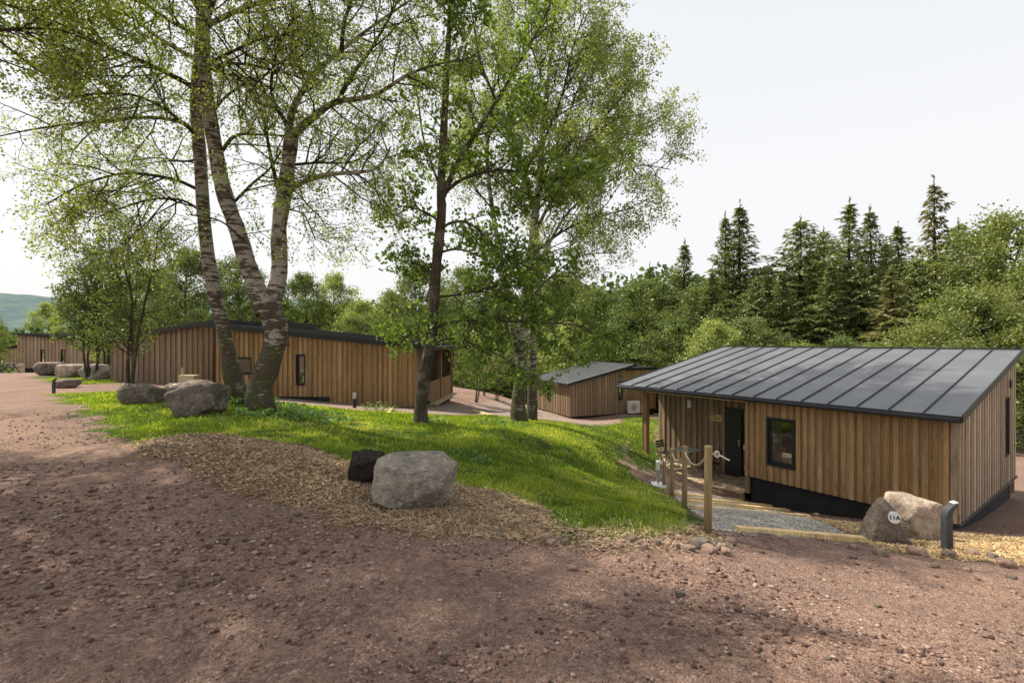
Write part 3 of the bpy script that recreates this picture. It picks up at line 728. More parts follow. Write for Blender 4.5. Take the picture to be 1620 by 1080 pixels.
# --- far left cabin
def cabinD():
    z=lambda rel:E+rel; D=44
    u=nrm([1,.12]); v=nrm([-.12,1.]); a=at(28,582,D); f=Frame((a[0],D),u,v)
    root=empty('wooden_cabin',f(3,3,E-2.6),'distant cabin at the far left end of the gravel road','cabin')
    Ln=6.0; zt=lambda q: z(.66)-q*.085; zb=z(-2.45)
    ops=[(1.9,2.25,z(-1.98),z(-.75)),(3.6,3.95,z(-2.05),z(-.75))]
    wall_boards(root,f(0,0,0),u,-v,Ln,lambda q:zb,zt,M['cabin_side'],ops,seed=31,period=.30,cover=.17)
    for o in ops: window(root,f(0,0,0),u,-v,*o,.04)
    wall_boards(root,f(Ln,0,0),v,u,5,lambda q:zb,lambda q:zt(Ln),M['cabin_grey'],seed=32,period=.3,cover=.17)
    wall_boards(root,f(0,0,0),v,-u,5,lambda q:zb,lambda q:zt(0),M['cabin_grey'],seed=33,period=.3,cover=.17)
    roof_shed(root,Frame(f(0,0,0),v,u),-.3,5.2,-.25,Ln+.4,z(.66)+.1+.02,z(.66)+.1-(Ln+.4)*.085,9,th=.16)
    wall_boards(root,f(-1.3,.3,0),u,-v,1.3,lambda q:zb,lambda q:z(-.75)+q*.22,M['cabin_side'],seed=34,period=.3,cover=.17)
    wall_boards(root,f(-1.3,.3,0),v,-u,4,lambda q:zb,lambda q:z(-.75),M['cabin_side'],seed=35,period=.3,cover=.17)
    r=MB(); P=[f(-1.7,0.0,z(-.78)),f(.0,0.0,z(-.40)),f(.0,4.4,z(-.40)),f(-1.7,4.4,z(-.78))]
    r.hexa([p for p in P]+[p+np.array([0,0,.12]) for p in P]); r.build('annex_roof',M['black'],root)
    plinth(root,[f(.03,.03,0),f(.03,5,0),f(Ln,5,0),f(Ln,.03,0)],zb,z(-3.4))
cabinD()

# ------------------------------------------------------------------ boulders
_ico={}
def ico(sub):
    if sub in _ico: return _ico[sub]
    import bmesh
    bm=bmesh.new(); bmesh.ops.create_icosphere(bm,subdivisions=sub,radius=1)
    V=np.array([v.co[:] for v in bm.verts]); F=np.array([[v.index for v in f.verts] for f in bm.faces]); bm.free()
    _ico[sub]=(V,F); return V,F
def rock_verts(seed,sub,dims,rough=.06,planes=22,boxy=1.0):
    V,F=ico(sub); r=np.random.default_rng(seed)
    n=r.normal(size=(planes,3)); n/=np.linalg.norm(n,axis=1,keepdims=True)
    n=np.concatenate([n,np.array([[1,0,0],[-1,0,0],[0,1,0],[0,-1,0],[0,0,1],[0,0,-1.]])+r.normal(0,.13,(6,3))]); n/=np.linalg.norm(n,axis=1,keepdims=True)
    d=np.concatenate([r.uniform(.80,1.02,planes),r.uniform(.72,.88,6)])
    dots=V@n.T; rad=np.where(dots>.05,d[None]/np.maximum(dots,.05),9)
    rad=np.concatenate([rad,(.98/(np.abs(V)**5).sum(1)**(1/5))[:,None]],1)
    k=160.; rm=-np.log(np.exp(-k*rad).sum(1))/k+.03
    rm=rm*boxy+np.minimum(rm,1)*(1-boxy)
    P=V*rm[:,None]
    off=seed*3.7
    disp=np.array([noise.fractal(Vector(p*2.2+off),1.0,2.1,5) + .7*noise.ridged_multi_fractal(Vector(p*1.3+off),1.0,2.0,4,.9,2.0)-.6 for p in P])
    P=P+V*disp[:,None]*rough*.5
    hf=np.array([noise.fractal(Vector(p*9+off),.8,2.2,4) for p in P]); P=P+V*hf[:,None]*rough*.30
    return P*np.array(dims)/2/ .85,F
def boulder(px,py,wpx,hpx,seed,mat_,label,group=None,depth=None,dy=.8,sub=5,rough=.07,yaw=0,sink=.12,name='boulder'):
    g=gp(px,py) if depth is None else at(px,py,depth)
    d=g[1]; w=wpx/FPX*d; h=hpx/FPX*d
    P,F=rock_verts(seed,sub,(w,w*dy,h),rough)
    c,s=math.cos(yaw),math.sin(yaw); 
    lo=P[:,2].min(); hi=P[:,2].max(); P[:,2]=(P[:,2]-lo)/(hi-lo)*h*(1+sink)-h*sink
    ex=(P[:,0].max()-P[:,0].min()); P[:,0]*=w/ex
    me=mesh_np(name,P,F,mat_,smooth=False)
    o=link(name,me,loc=(g[0],g[1]+w*dy*.42,0)); o.location.z=min(g[2],g1(g[0],g[1]+w*dy*.42)+.05)
    tag(o,label,'boulder',group); return o
boulder(643,806,138,80,501,M['rock_pale'],'large pale grey boulder sitting alone in the straw mulch by the road',dy=.75,sub=6,rough=.05)
boulder(574,766,56,50,5,M['rock_black'],'black lava boulder tucked against the left of the large pale grey boulder',dy=.9,rough=.22)
boulder(297,661,90,58,508,M['rock_brown'],'big dark brown lichen-mottled boulder on the grass before the twin birch',dy=.7,rough=.10)
boulder(268,634,50,27,9,M['rock_sand'],'low greyish pink boulder just behind the big dark brown boulder',dy=.7)
boulder(206,641,66,34,509,M['rock_brown'],'angular dark grey boulder on the grass, left of the big dark brown boulder',dy=.7)
boulder(67,594,40,21,512,M['rock_brown'],'leftmost rounded boulder of the far row beside the gravel road',dy=.8,sub=4)
boulder(104,598,46,22,510,M['rock_sand'],'middle reddish boulder of the far row beside the gravel road',dy=.8,sub=4)
boulder(145,600,46,24,504,M['rock_pale'],'rightmost pale grey boulder of the far row beside the gravel road',dy=.8,sub=4)
boulder(97,614,32,15,14,M['rock_brown'],'low flat rock behind the short dark bollard on the far grass verge',dy=.7,sub=4)
boulder(42,586,12,8,15,M['rock_brown'],'tiny far rock beside the beige box of the distant cabin',dy=.7,sub=3)
bb=boulder(1470,852,84,66,504,M['rock_sand'],'broad sandy boulder behind the upright 11A stone',dy=.9,depth=7.0)
st=boulder(1409,865,64,74,503,M['rock_mid'],'upright sandy stone carrying the round white 11A plate',dy=.55,depth=6.4,rough=.05)
# taper the upright stone
mev=np.empty(len(st.data.vertices)*3,np.float32); st.data.vertices.foreach_get('co',mev); mev=mev.reshape(-1,3)
hh=mev[:,2].max(); k=1.2-.85*np.clip(mev[:,2]/hh,0,1); mev[:,0]*=k; mev[:,1]*=k; st.data.vertices.foreach_set('co',mev.ravel()); st.data.update()
def plate():
    V=[Vector(v) for v in mev]; Fs=[tuple(p.vertices) for p in st.data.polygons]
    bv=BVHTree.FromPolygons(V,Fs); o=Vector((0,0,E))-st.location; tgt=Vector(at(1413,818,6.3))-Vector((0,0,E)); tgt.normalize()
    hit,n,i,d=bv.ray_cast(o,tgt)
    if hit is None: hit=Vector((0,-.15,.35)); n=Vector((0,-1,.2))
    nn=Vector((-.25,-1,.22)).normalized(); R=.076
    q=nn.to_track_quat('Z','Y'); c=hit+nn*.012
    P=[];Fc=[];n_=32
    for z_,rr in ((-.05,R),(.018,R),(.024,R*.96)):
        for i in range(n_):
            a=i*2*math.pi/n_; P.append(c+q@Vector((rr*math.cos(a),rr*math.sin(a),z_)))
    for j in range(2):
        for i in range(n_): Fc.append((j*n_+i,j*n_+(i+1)%n_,(j+1)*n_+(i+1)%n_,(j+1)*n_+i))
    Fc.append(tuple(range(2*n_,3*n_)))
    po=link('number_plate',mesh_np('number_plate',np.array(P),Fc,M['plate']),st)
    cu=bpy.data.curves.new('t','FONT'); cu.body='11A'; cu.size=.072; cu.align_x='CENTER'; cu.align_y='CENTER'; cu.extrude=.0015; cu.offset=.002; cu.space_character=1.12
    to=bpy.data.objects.new('t',cu); COL.objects.link(to); dg=bpy.context.evaluated_depsgraph_get()
    tm=bpy.data.meshes.new_from_object(to.evaluated_get(dg)); bpy.data.objects.remove(to)
    # upright letters: build rotation with up = world z
    zax=nn; xax=Vector((0,0,1)).cross(zax).normalized(); yax=zax.cross(xax)
    rot=Matrix((xax,yax,zax)).transposed().to_4x4(); tm.transform(Matrix.Translation(c+nn*.0275)@rot)
    tm.materials.clear(); tm.materials.append(M['black']); link('lettering',tm,po)
plate()

# ------------------------------------------------------------------ loose stones (individual, larger ones)
STL='loose angular volcanic stone lying on the edge of the gravel road'
protos=[]
for k in range(6):
    P,F_=rock_verts(40+k,3,(1,.85,.78),.26,8)
    protos.append(mesh_np('loose_stone',P-[0,0,P[:,2].min()*.75],F_,[M['rock_red'],M['rock_sand'],M['rock_red'],M['rock_sand'],M['rock_red'],M['rock_pale']][k%6],smooth=False))
spots=[(872,862,22),(893,859,18),(1068,866,20),(1090,872,24),(1122,874,30),(1128,862,18),(1148,880,20),(1040,862,16),(1020,868,14),(930,864,16),(980,866,15),(790,852,16),(735,848,13),(630,832,14),(863,857,26),(884,855,16),(1100,862,22),(1110,866,34),(1142,872,26),(1155,858,24),(1085,862,14),(1000,858,18),(960,858,14),(838,832,10),
 (1350,868,20),(1392,880,24),(1450,878,30),(1500,885,26),(1540,880,22),(1570,886,18),(1590,898,26),(1480,900,20),(1420,905,16),(1350,885,14),(1530,905,18),(1600,915,16),(1292,815,12),
 (595,828,14),(650,838,12),(700,846,14),(770,850,13),(470,812,14),(905,900,20),(1205,872,12),(548,980,20),(705,1035,20),(282,1005,22),(1075,940,16),(1380,1010,14),(1390,958,12),
 (545,935,14),(1310,1050,12),(450,815,9),(260,712,12),(250,700,9)]
for i,(px,py,w) in enumerate(spots):
    g=gp(px,py); o=link('loose_stone',protos[i%6],loc=(g[0],g[1],GZ(g[0],g[1])[0]-.006))
    s=w/FPX*g[1]*.82; o.scale=(s,s*random.uniform(.7,1),s*random.uniform(.6,1)); o.rotation_euler=(0,0,random.uniform(0,6.28))
    tag(o,STL,'stone','loose stones scattered over the road edge')

def scatter(n,r0,r1,a0=-62,a1=62,pw=1.0,rng=RNG):
    r=r0*(r1/r0)**(rng.random(n)**pw); a=np.radians(rng.uniform(a0,a1,n))
    return r*np.sin(a),r*np.cos(a)
def inst(name,protoV,protoF,X_,Y_,Zs,size,m,flat=(1,1,.7),attrn='lv',tilt=.5,rng=RNG):
    n=len(X_); k=len(protoV); pv=protoV.shape[1]
    which=rng.integers(0,k,n)
    V=protoV[which]*np.array(flat)*size[:,None,None]
    a=rng.uniform(0,6.28,n); c,s=np.cos(a)[:,None],np.sin(a)[:,None]
    x=V[:,:,0]*c-V[:,:,1]*s; y=V[:,:,0]*s+V[:,:,1]*c
    V=np.stack([x+X_[:,None],y+Y_[:,None],V[:,:,2]+Zs[:,None]],-1).reshape(-1,3)
    F=(protoF[None]+(np.arange(n)*pv)[:,None,None]).reshape(-1,protoF.shape[1])
    lv=np.repeat(rng.random(n),pv)
    return mesh_np(name,V,F,m,attrs={attrn:lv})
def gravel_mat():
    m,nt,b=mat('gravel_stone'); lv=attr(nt,'lv','Fac'); v=coord(nt)
    c=ramp(nt,lv,[(0,(.09,.06,.052)),(.35,(.21,.13,.105)),(.7,(.36,.225,.175)),(.92,(.44,.30,.235)),(.98,(.50,.41,.34)),(1,(.52,.46,.40))])
    n=noi(nt,v,60,4,.7); c=mix(nt,1.0,c,ramp(nt,n,[(.3,(.55,.55,.55)),(.7,(1.05,1.05,1.05))]),'MULTIPLY')
    L(nt,c,b.inputs['Base Color']); b.inputs['Roughness'].default_value=.95; b.inputs['Specular IOR Level'].default_value=.15
    bump(nt,b,n,.6,.004); return m
M['gravel']=gravel_mat()
pv0=[];
for k in range(10): 
    V_,F0=ico(1); r=np.random.default_rng(80+k); pv0.append(V_*(1+r.normal(0,.20,(len(V_),1)))*[1,r.uniform(.55,.9),r.uniform(.5,.9)]+r.normal(0,.09,V_.shape))
pv0=np.array(pv0)*.5
pvs=[]
for k in range(8):
    V_,F00=ico(1) if False else (np.array([[1,0,0],[-1,0,0],[0,1,0],[0,-1,0],[0,0,1],[0,0,-1.]]),None); r=np.random.default_rng(180+k)
    pvs.append(V_*(1+r.normal(0,.2,(6,1)))*[1,.8,.7]+r.normal(0,.12,V_.shape))
pvs=np.array(pvs)*.5; Fs_=np.array([[0,2,4],[2,1,4],[1,3,4],[3,0,4],[2,0,5],[1,2,5],[3,1,5],[0,3,5]])
def road_stones(name,n,r0,r1,smin,smax,P,F,pw,thr):
    x,y=scatter(n,r0,r1,-75,75,.9)
    g_,m_,s_,p_=zones(x,y); w=fbm(x,y*1.6,.5,3,21)*1.3
    keep=(g_<.3)&(m_<.35)&(p_<.4)&((w+RNG.normal(0,.35,n))>thr); 
    # keep out of the cabin
    q=np.stack([x,y],1)-CA; t=q@uA; s=q@vA; keep&=~((t>-.05)&(t<8.6)&(s>-.05)&(s<6.3))
    x,y=x[keep],y[keep]; size=smin+(smax-smin)*RNG.random(len(x))**pw
    size*=np.clip(.75+.04*np.hypot(x,y),.8,1.3)
    z=GZ(x,y)+size*.12
    me=inst(name,P,F,x,y,z,size,M['gravel'])
    tag(link(name,me),'small red-brown volcanic stones covering the gravel road','gravel',kind='stuff')
road_stones('road_gravel',90000,1.6,16,.006,.050,pv0,F0,3.4,-.10)
road_stones('fine_gravel',110000,1.6,13,.004,.016,pvs,Fs_,1.5,-.9)
road_stones('road_rubble',30000,1.9,11,.018,.075,pv0,F0,2.6,.62)
def path_stones():
    x,y=scatter(90000,4,16,5,50); p_=pip(Z_PATH,x,y); x,y=x[p_],y[p_]
    me=inst('path_gravel',pvs,Fs_,x,y,GZ(x,y)+.006,RNG.uniform(.015,.04,len(x)),simple('grey_chippings',(.48,.44,.385),.9,var=.55,scale=30))
    tag(link('path_gravel',me),'grey stone chippings on the stepped path beside the rope posts','gravel',kind='stuff')
path_stones()

# ------------------------------------------------------------------ mulch slivers
def slivers(name,poly,n,r0,r1,m,label,lmin=.02,lmax=.085,a0=-60,a1=60):
    x,y=scatter(n,r0,r1,a0,a1,.9); d=pdist(poly,x,y)+RNG.normal(0,.07,n)+fbm(x,y,2.2,3,3)*.1; k=d>0; x,y=x[k],y[k]; n=len(x)
    ln=RNG.uniform(lmin,lmax,n)*RNG.uniform(.5,1,n); w=RNG.uniform(.0014,.0042,n)*np.clip(np.hypot(x,y)/5,.8,2.5); a=RNG.uniform(0,6.28,n); tl=RNG.normal(0,.22,n)
    dx=np.cos(a)*ln/2; dy=np.sin(a)*ln/2; dz=np.sin(tl)*ln/2; wx=-np.sin(a)*w; wy=np.cos(a)*w
    z=GZ(x,y)+.004+np.abs(dz)*.8+RNG.random(n)*.018; wz=RNG.normal(0,.5,n)*w
    V=np.stack([np.stack([x-dx-wx,y-dy-wy,z-dz-wz],1),np.stack([x-dx+wx,y-dy+wy,z-dz+wz],1),np.stack([x+dx+wx*.7,y+dy+wy*.7,z+dz+wz],1),np.stack([x+dx-wx*.7,y+dy-wy*.7,z+dz-wz],1)],1).reshape(-1,3)
    F=np.arange(4*n).reshape(-1,4)
    me=mesh_np(name,V,F,m,attrs={'lv':np.repeat(RNG.random(n),4)})
    tag(link(name,me),label,'mulch',kind='stuff')
def straw_mat(name,stops):
    m,nt,b=mat(name); L(nt,ramp(nt,attr(nt,'lv','Fac'),stops),b.inputs['Base Color']); b.inputs['Roughness'].default_value=.9; return m
M['straw']=straw_mat('mulch_straw',[(0,(.12,.075,.042)),(.35,(.29,.19,.105)),(.75,(.47,.335,.20)),(1,(.64,.51,.34))])
M['straw2']=straw_mat('golden_straw',[(0,(.22,.13,.06)),(.5,(.46,.31,.14)),(1,(.68,.52,.30))])
slivers('straw_mulch',Z_MULCH,420000,3.6,12,M['straw'],'brown straw and bark mulch strip between road and grass',a0=-50,a1=15)
slivers('golden_straw',Z_STRAW,200000,4.5,12,M['straw2'],'golden wood shavings spread around the 11A stone',a0=25,a1=55)

Z_EDGE=GPS([(850,846),(880,838),(1000,824),(1100,828),(1135,846),(1125,874),(1000,870),(900,868),(850,862)])
slivers('dry_grass_litter',Z_EDGE,24000,4,7,M['straw'],'dry grass and straw litter along the lower edge of the lawn',a0=-5,a1=35)
# ------------------------------------------------------------------ grass
def grass(name,polys,n,r0,r1,a0,a1,hmin,hmax,label):
    x,y=scatter(n,r0,r1,a0,a1,.85); g_,m_,s_,p_=zones(x,y)
    r=np.hypot(x,y); k=(g_>RNG.random(n)*.9+.05)
    d=np.maximum(np.maximum(pdist(Z_GRASS,x,y),pdist(Z_GRASS2,x,y)),pdist(Z_GRASS3,x,y))
    k&=(d>-.25)
    # leave bare spots
    bare=fbm(x,y,.9,3,31); k&=(bare>-1.0)
    x,y,d,r=x[k],y[k],d[k],r[k]; n=len(x)
    lush=np.clip(d*1.4+.3,.25,1)*(1+.45*fbm(x,y,.8,3,12)+.35*fbm(x,y,3.5,2,16))
    h=RNG.uniform(hmin,hmax,n)*np.clip(lush,.2,1.5); w=np.clip(r/8,.5,3)*RNG.uniform(.003,.0065,n)
    a=RNG.uniform(0,6.28,n); b=RNG.uniform(0,6.28,n); ln=RNG.uniform(.05,.7,n)*h
    z=GZ(x,y)-.005; wx,wy=np.cos(a)*w,np.sin(a)*w; lx,ly=np.cos(b)*ln,np.sin(b)*ln
    P=np.stack([np.stack([x-wx,y-wy,z],1),np.stack([x+wx,y+wy,z],1),
                np.stack([x+wx*.7+lx*.35,y+wy*.7+ly*.35,z+h*.6],1),np.stack([x+lx,y+ly,z+h],1),np.stack([x-wx*.7+lx*.35,y-wy*.7+ly*.35,z+h*.6],1)],1)
    V=P.reshape(-1,3); base=(np.arange(n)*5)[:,None]
    F=(np.concatenate([base+np.array([[0,1,2,4]]),base+np.array([[4,2,3,3]])],1)).reshape(-1,4)
    # quads + tris as separate arrays -> use tris only
    F=np.concatenate([base+np.array([[0,1,2]]),base+np.array([[0,2,4]]),base+np.array([[4,2,3]])],1).reshape(-1,3)
    tone=np.clip(.45+.42*fbm(x,y,.5,3,14)+.35*fbm(x,y,2.6,3,15)+RNG.normal(0,.24,n),0,1); dry=RNG.random(n)<(.05+.30*np.exp(-np.clip(d,0,3)/.35)*(x>-.5)); tone=np.where(dry,1.3,np.minimum(tone,1)); lush*=1
    me=mesh_np(name,V,F,M['grass'],attrs={'lv':np.repeat(tone,5)})
    tag(link(name,me),label,'grass',kind='stuff')
grass('lawn_grass',None,420000,4.2,36,-52,20,.03,.085,'bright green grass bank between the road and the cabins')

def weeds(name,spots,label,group=None):
    """low leafy clumps"""
    for (px,py,rad,n,hh,s,lab) in spots:
        g=gp(px,py); r=np.random.default_rng(int(px*7+py))
        root=empty('leafy_weed',g,lab,'plant',group)
        a=r.uniform(0,6.28,n); q=np.sqrt(r.random(n))*rad; x=q*np.cos(a); y=q*np.sin(a)*.8
        z=G(g[0]+x,g[1]+y)-g[2]+r.random(n)*hh*(1.1-q/rad*.7)
        me=leaves_mesh('leaves',np.stack([x,y,z],1),s,M['weed'],r,aspect=.55)
        link('leaves',me,root)
        stm=MB()
        for i in range(min(24,n//10)):
            stm.tube([g+np.array([x[i]*.7,y[i]*.7,G(g[0]+x[i]*.7,g[1]+y[i]*.7)[0]-g[2]-.02]),g+np.array([x[i],y[i],z[i]])],.003,4,cap=False)
        stm.build('stems',M['twig'],root)
def leaves_mesh(name,P,size,m,r,aspect=.7,six=False,flat=None,up=0.0):
    n=len(P); s=np.broadcast_to(size,(n,))*r.uniform(.65,1.25,n)
    d=r.normal(size=(n,3)); d[:,2]-=.35; 
    if flat is not None: d[:,2]*=flat
    d/=np.linalg.norm(d,axis=1,keepdims=True)
    q=r.normal(size=(n,3)); q[:,2]+=up*0; w=np.cross(d,q); w/=np.linalg.norm(w,axis=1,keepdims=True)
    s=s[:,None]
    if six:
        prof=[(0,0),(.3,.42),(.62,.28),(.8,.40),(1,0),(.8,-.40),(.62,-.28),(.3,-.42)]
        nn=np.cross(d,w)
        V=np.stack([P+d*s*a+w*s*b*aspect*1.25+nn*s*(abs(b)*.12) for a,b in prof],1).reshape(-1,3)
        F=np.arange(n*8).reshape(-1,8); k=8
    else:
        V=np.stack([P,P+d*s*.45+w*s*aspect*.5,P+d*s,P+d*s*.45-w*s*aspect*.5],1).reshape(-1,3); F=np.arange(n*4).reshape(-1,4); k=4
    return mesh_np(name,V,F,m,attrs={'lv':np.repeat(np.clip(r.normal(.5,.27,n),0,1),k)})

# ------------------------------------------------------------------ trees
class Tree:
    def __init__(s,seed,n=(10,7,5),ln=(1.8,.8,.4),grav=(.0,-.05,-.22),leaf=8,rad=(.03,.012,.005),ang=(.9,.8,.8),leafjit=.05,wob=.16,fmin=.12,levels=3):
        s.r=np.random.default_rng(seed); s.n=n; s.ln=ln; s.grav=grav; s.leaf=leaf; s.rad=rad; s.ang=ang; s.jit=leafjit; s.wob=wob; s.fmin=fmin; s.levels=levels
        s.T=[([],[]),([],[])]; s.cnt=[0,0]; s.L=[]
    def tube(s,P,R,n,which):
        V,F=tube_np(P,R,n); s.T[which][0].append(V); s.T[which][1].append(F+s.cnt[which]); s.cnt[which]+=len(V)
    def smooth(s,P,R,k=5):
        P=np.asarray(P,float); R=np.asarray(R,float); Q=[];RR=[]
        Pe=np.vstack([2*P[0]-P[1],P,2*P[-1]-P[-2]])
        for i in range(len(P)-1):
            a,b,c,d=Pe[i:i+4]
            for j in range(k):
                t=j/k; Q.append(.5*((2*b)+(-a+c)*t+(2*a-5*b+4*c-d)*t*t+(-a+3*b-3*c+d)*t**3)); RR.append(R[i]*(1-t)+R[i+1]*t)
        Q.append(P[-1]); RR.append(R[-1]); return np.array(Q),np.array(RR)
    def limb(s,P,R,n=12,which=0,kids=True,nk=None,fmin=None,wobble=.02,ls=1.0):
        P=np.asarray(P,float); R=np.asarray(R,float); nz=s.r.normal(0,1,P.shape)*R[:,None]*.22; nz[0]=0; P=P+nz; P,R=s.smooth(P,R); R=R*(1+s.r.normal(0,.035,len(R)))
        s.tube(P,R,n,which)
        if kids: s.kids(P,R,0,nk,fmin,ls)
        return P,R
    def kids(s,P,R,lv,nk=None,fmin=None,ls=1.0):
        nk=s.n[lv] if nk is None else nk; fmin=s.fmin if fmin is None else fmin
        seg=np.linalg.norm(np.diff(P,axis=0),axis=1); cum=np.concatenate([[0],np.cumsum(seg)]); tot=cum[-1]
        for i in range(nk):
            f=fmin+(1-fmin)*((i+s.r.random())/nk); q=f*tot; j=min(len(P)-2,int(np.searchsorted(cum,q)-1)); j=max(j,0)
            t=(q-cum[j])/(seg[j]+1e-9); p=P[j]*(1-t)+P[j+1]*t; T=nrm(P[j+1]-P[j])
            side=nrm(np.cross(T,s.r.normal(size=3))); a=s.ang[lv]*s.r.uniform(.7,1.25)
            d=T*math.cos(a)+side*math.sin(a)
            l=s.ln[lv]*s.r.uniform(.6,1.2)*(1.15-.5*f)*ls
            s.branch(p,d,l,min(s.rad[lv],R[j]*.7),lv)
    def branch(s,p,d,l,r0,lv):
        ns=(5,4,3)[lv]; P=[p]
        for i in range(ns):
            d=nrm(d+s.r.normal(0,s.wob,3)+np.array([0,0,s.grav[lv]])); p=p+d*l/ns; P.append(p)
        P=np.array(P); R=np.linspace(r0,r0*.3,len(P))
        s.tube(P,R,(6,4,3)[lv],1)
        if lv<s.levels-1: s.kids(P,R,lv+1,None,.15)
        else:
            nl=s.r.poisson(s.leaf); f=s.r.random(nl)*(len(P)-1); j=np.minimum(f.astype(int),len(P)-2); t=(f-j)[:,None]
            s.L.append(P[j]*(1-t)+P[j+1]*t+s.r.normal(0,s.jit,(nl,3)))
    def build(s,root,bark_m,leaf_m,lsize,aspect=.7,six=False,base=(0,0,0)):
        base=np.asarray(base,float); names=('trunk','branches'); out=[]
        for w in (0,1):
            if s.T[w][0]:
                me=mesh_np(names[w],np.concatenate(s.T[w][0])-base,np.concatenate(s.T[w][1]),bark_m[w],smooth=True); out.append(link(names[w],me,root))
        if s.L:
            P=np.concatenate(s.L)-base; me=leaves_mesh('foliage',P,lsize,leaf_m,s.r,aspect,six); out.append(link('foliage',me,root))
        return out

def PX(l): return [at(*p) for p in l]
BK=[M['birch_bark'],M['twig']]
# hero birch A (left trunk)
def birch_left():
    t=Tree(101,n=(11,7,4),ln=(1.9,.85,.45),leaf=8.5,leafjit=.05,rad=(.022,.008,.0035))
    b=gp(384,642); base=np.array([b[0],12.6,g1(b[0],12.6)-.1]); D=12.6
    tr=PX([(384,645,D),(366,595,D),(350,530,D),(334,440,D),(327,350,D),(320,250,D),(312,160,D),(316,60,D),(322,-60,D+.2),(330,-220,D+.4),(322,-330,D+.5),(330,-420,D+.6)]); tr[0]=base
    t.limb(tr,[.29,.215,.175,.16,.155,.15,.14,.13,.12,.09,.06,.03],14,kids=False)
    P,R=t.smooth(tr,[.3]*3+[.2]*9)
    ups=[PX([(318,60,D),(350,-30,D-.6),(400,-110,D-1.5),(450,-180,D-2)]),PX([(318,20,D),(260,-80,D+.4),(190,-190,D+.6),(150,-300,D+.4)]),
         PX([(325,-100,D),(270,-200,D-1.5),(230,-330,D-2.2)]),PX([(325,-150,D),(390,-260,D+1.2),(440,-400,D+1.8)]),PX([(330,-260,D),(370,-340,D-.8),(380,-400,D-1)]),
         PX([(330,-280,D),(270,-380,D+.6),(230,-480,D+1)])]
    for q in ups: t.limb(q,[.085,.06,.045,.02][:len(q)],8,1,nk=15,ls=1.15)
    mid=[([(310,140,D),(270,120,D-.5),(215,92,D-1),(160,70,D-1.6),(95,38,D-2)],.075),
         ([(312,215,D),(285,192,D+.4),(225,186,D+.8),(130,195,D+1.2),(50,205,D+1.6),(-30,222,D+2)],.07),
         ([(314,300,D),(270,283,D-.5),(200,275,D-1),(130,292,D-1.4),(70,325,D-1.8)],.05),
         ([(312,215,D),(270,180,D-1),(210,150,D-2),(120,150,D-3)],.05),
         ([(312,95,D),(250,60,D+.8),(180,10,D+1.5),(90,-20,D+2)],.06),
         ([(316,60,D),(250,20,D-1.5),(180,-30,D-2.6)],.06),
         ([(320,250,D),(290,255,D+1),(240,250,D+2),(170,262,D+3)],.04),
         ([(326,340,D),(290,318,D-.2),(240,315,D-1),(190,330,D-1.4),(150,345,D-1.7)],.035),
         ([(316,110,D),(350,90,D-1),(420,60,D-2),(480,55,D-2.4)],.05),
         ([(322,200,D),(360,150,D+1),(430,115,D+1.6),(500,120,D+2)],.05)]
    for q,r in mid: t.limb(PX(q),np.linspace(r,.014,len(q)),8,1,nk=14)
    root=empty('birch_tree',base,'straight mottled birch, left of the forked one, moss at its foot','tree')
    t.build(root,BK,M['leaf_birch'],.057,.8,base=base); print('birchL leaves',sum(map(len,t.L)))
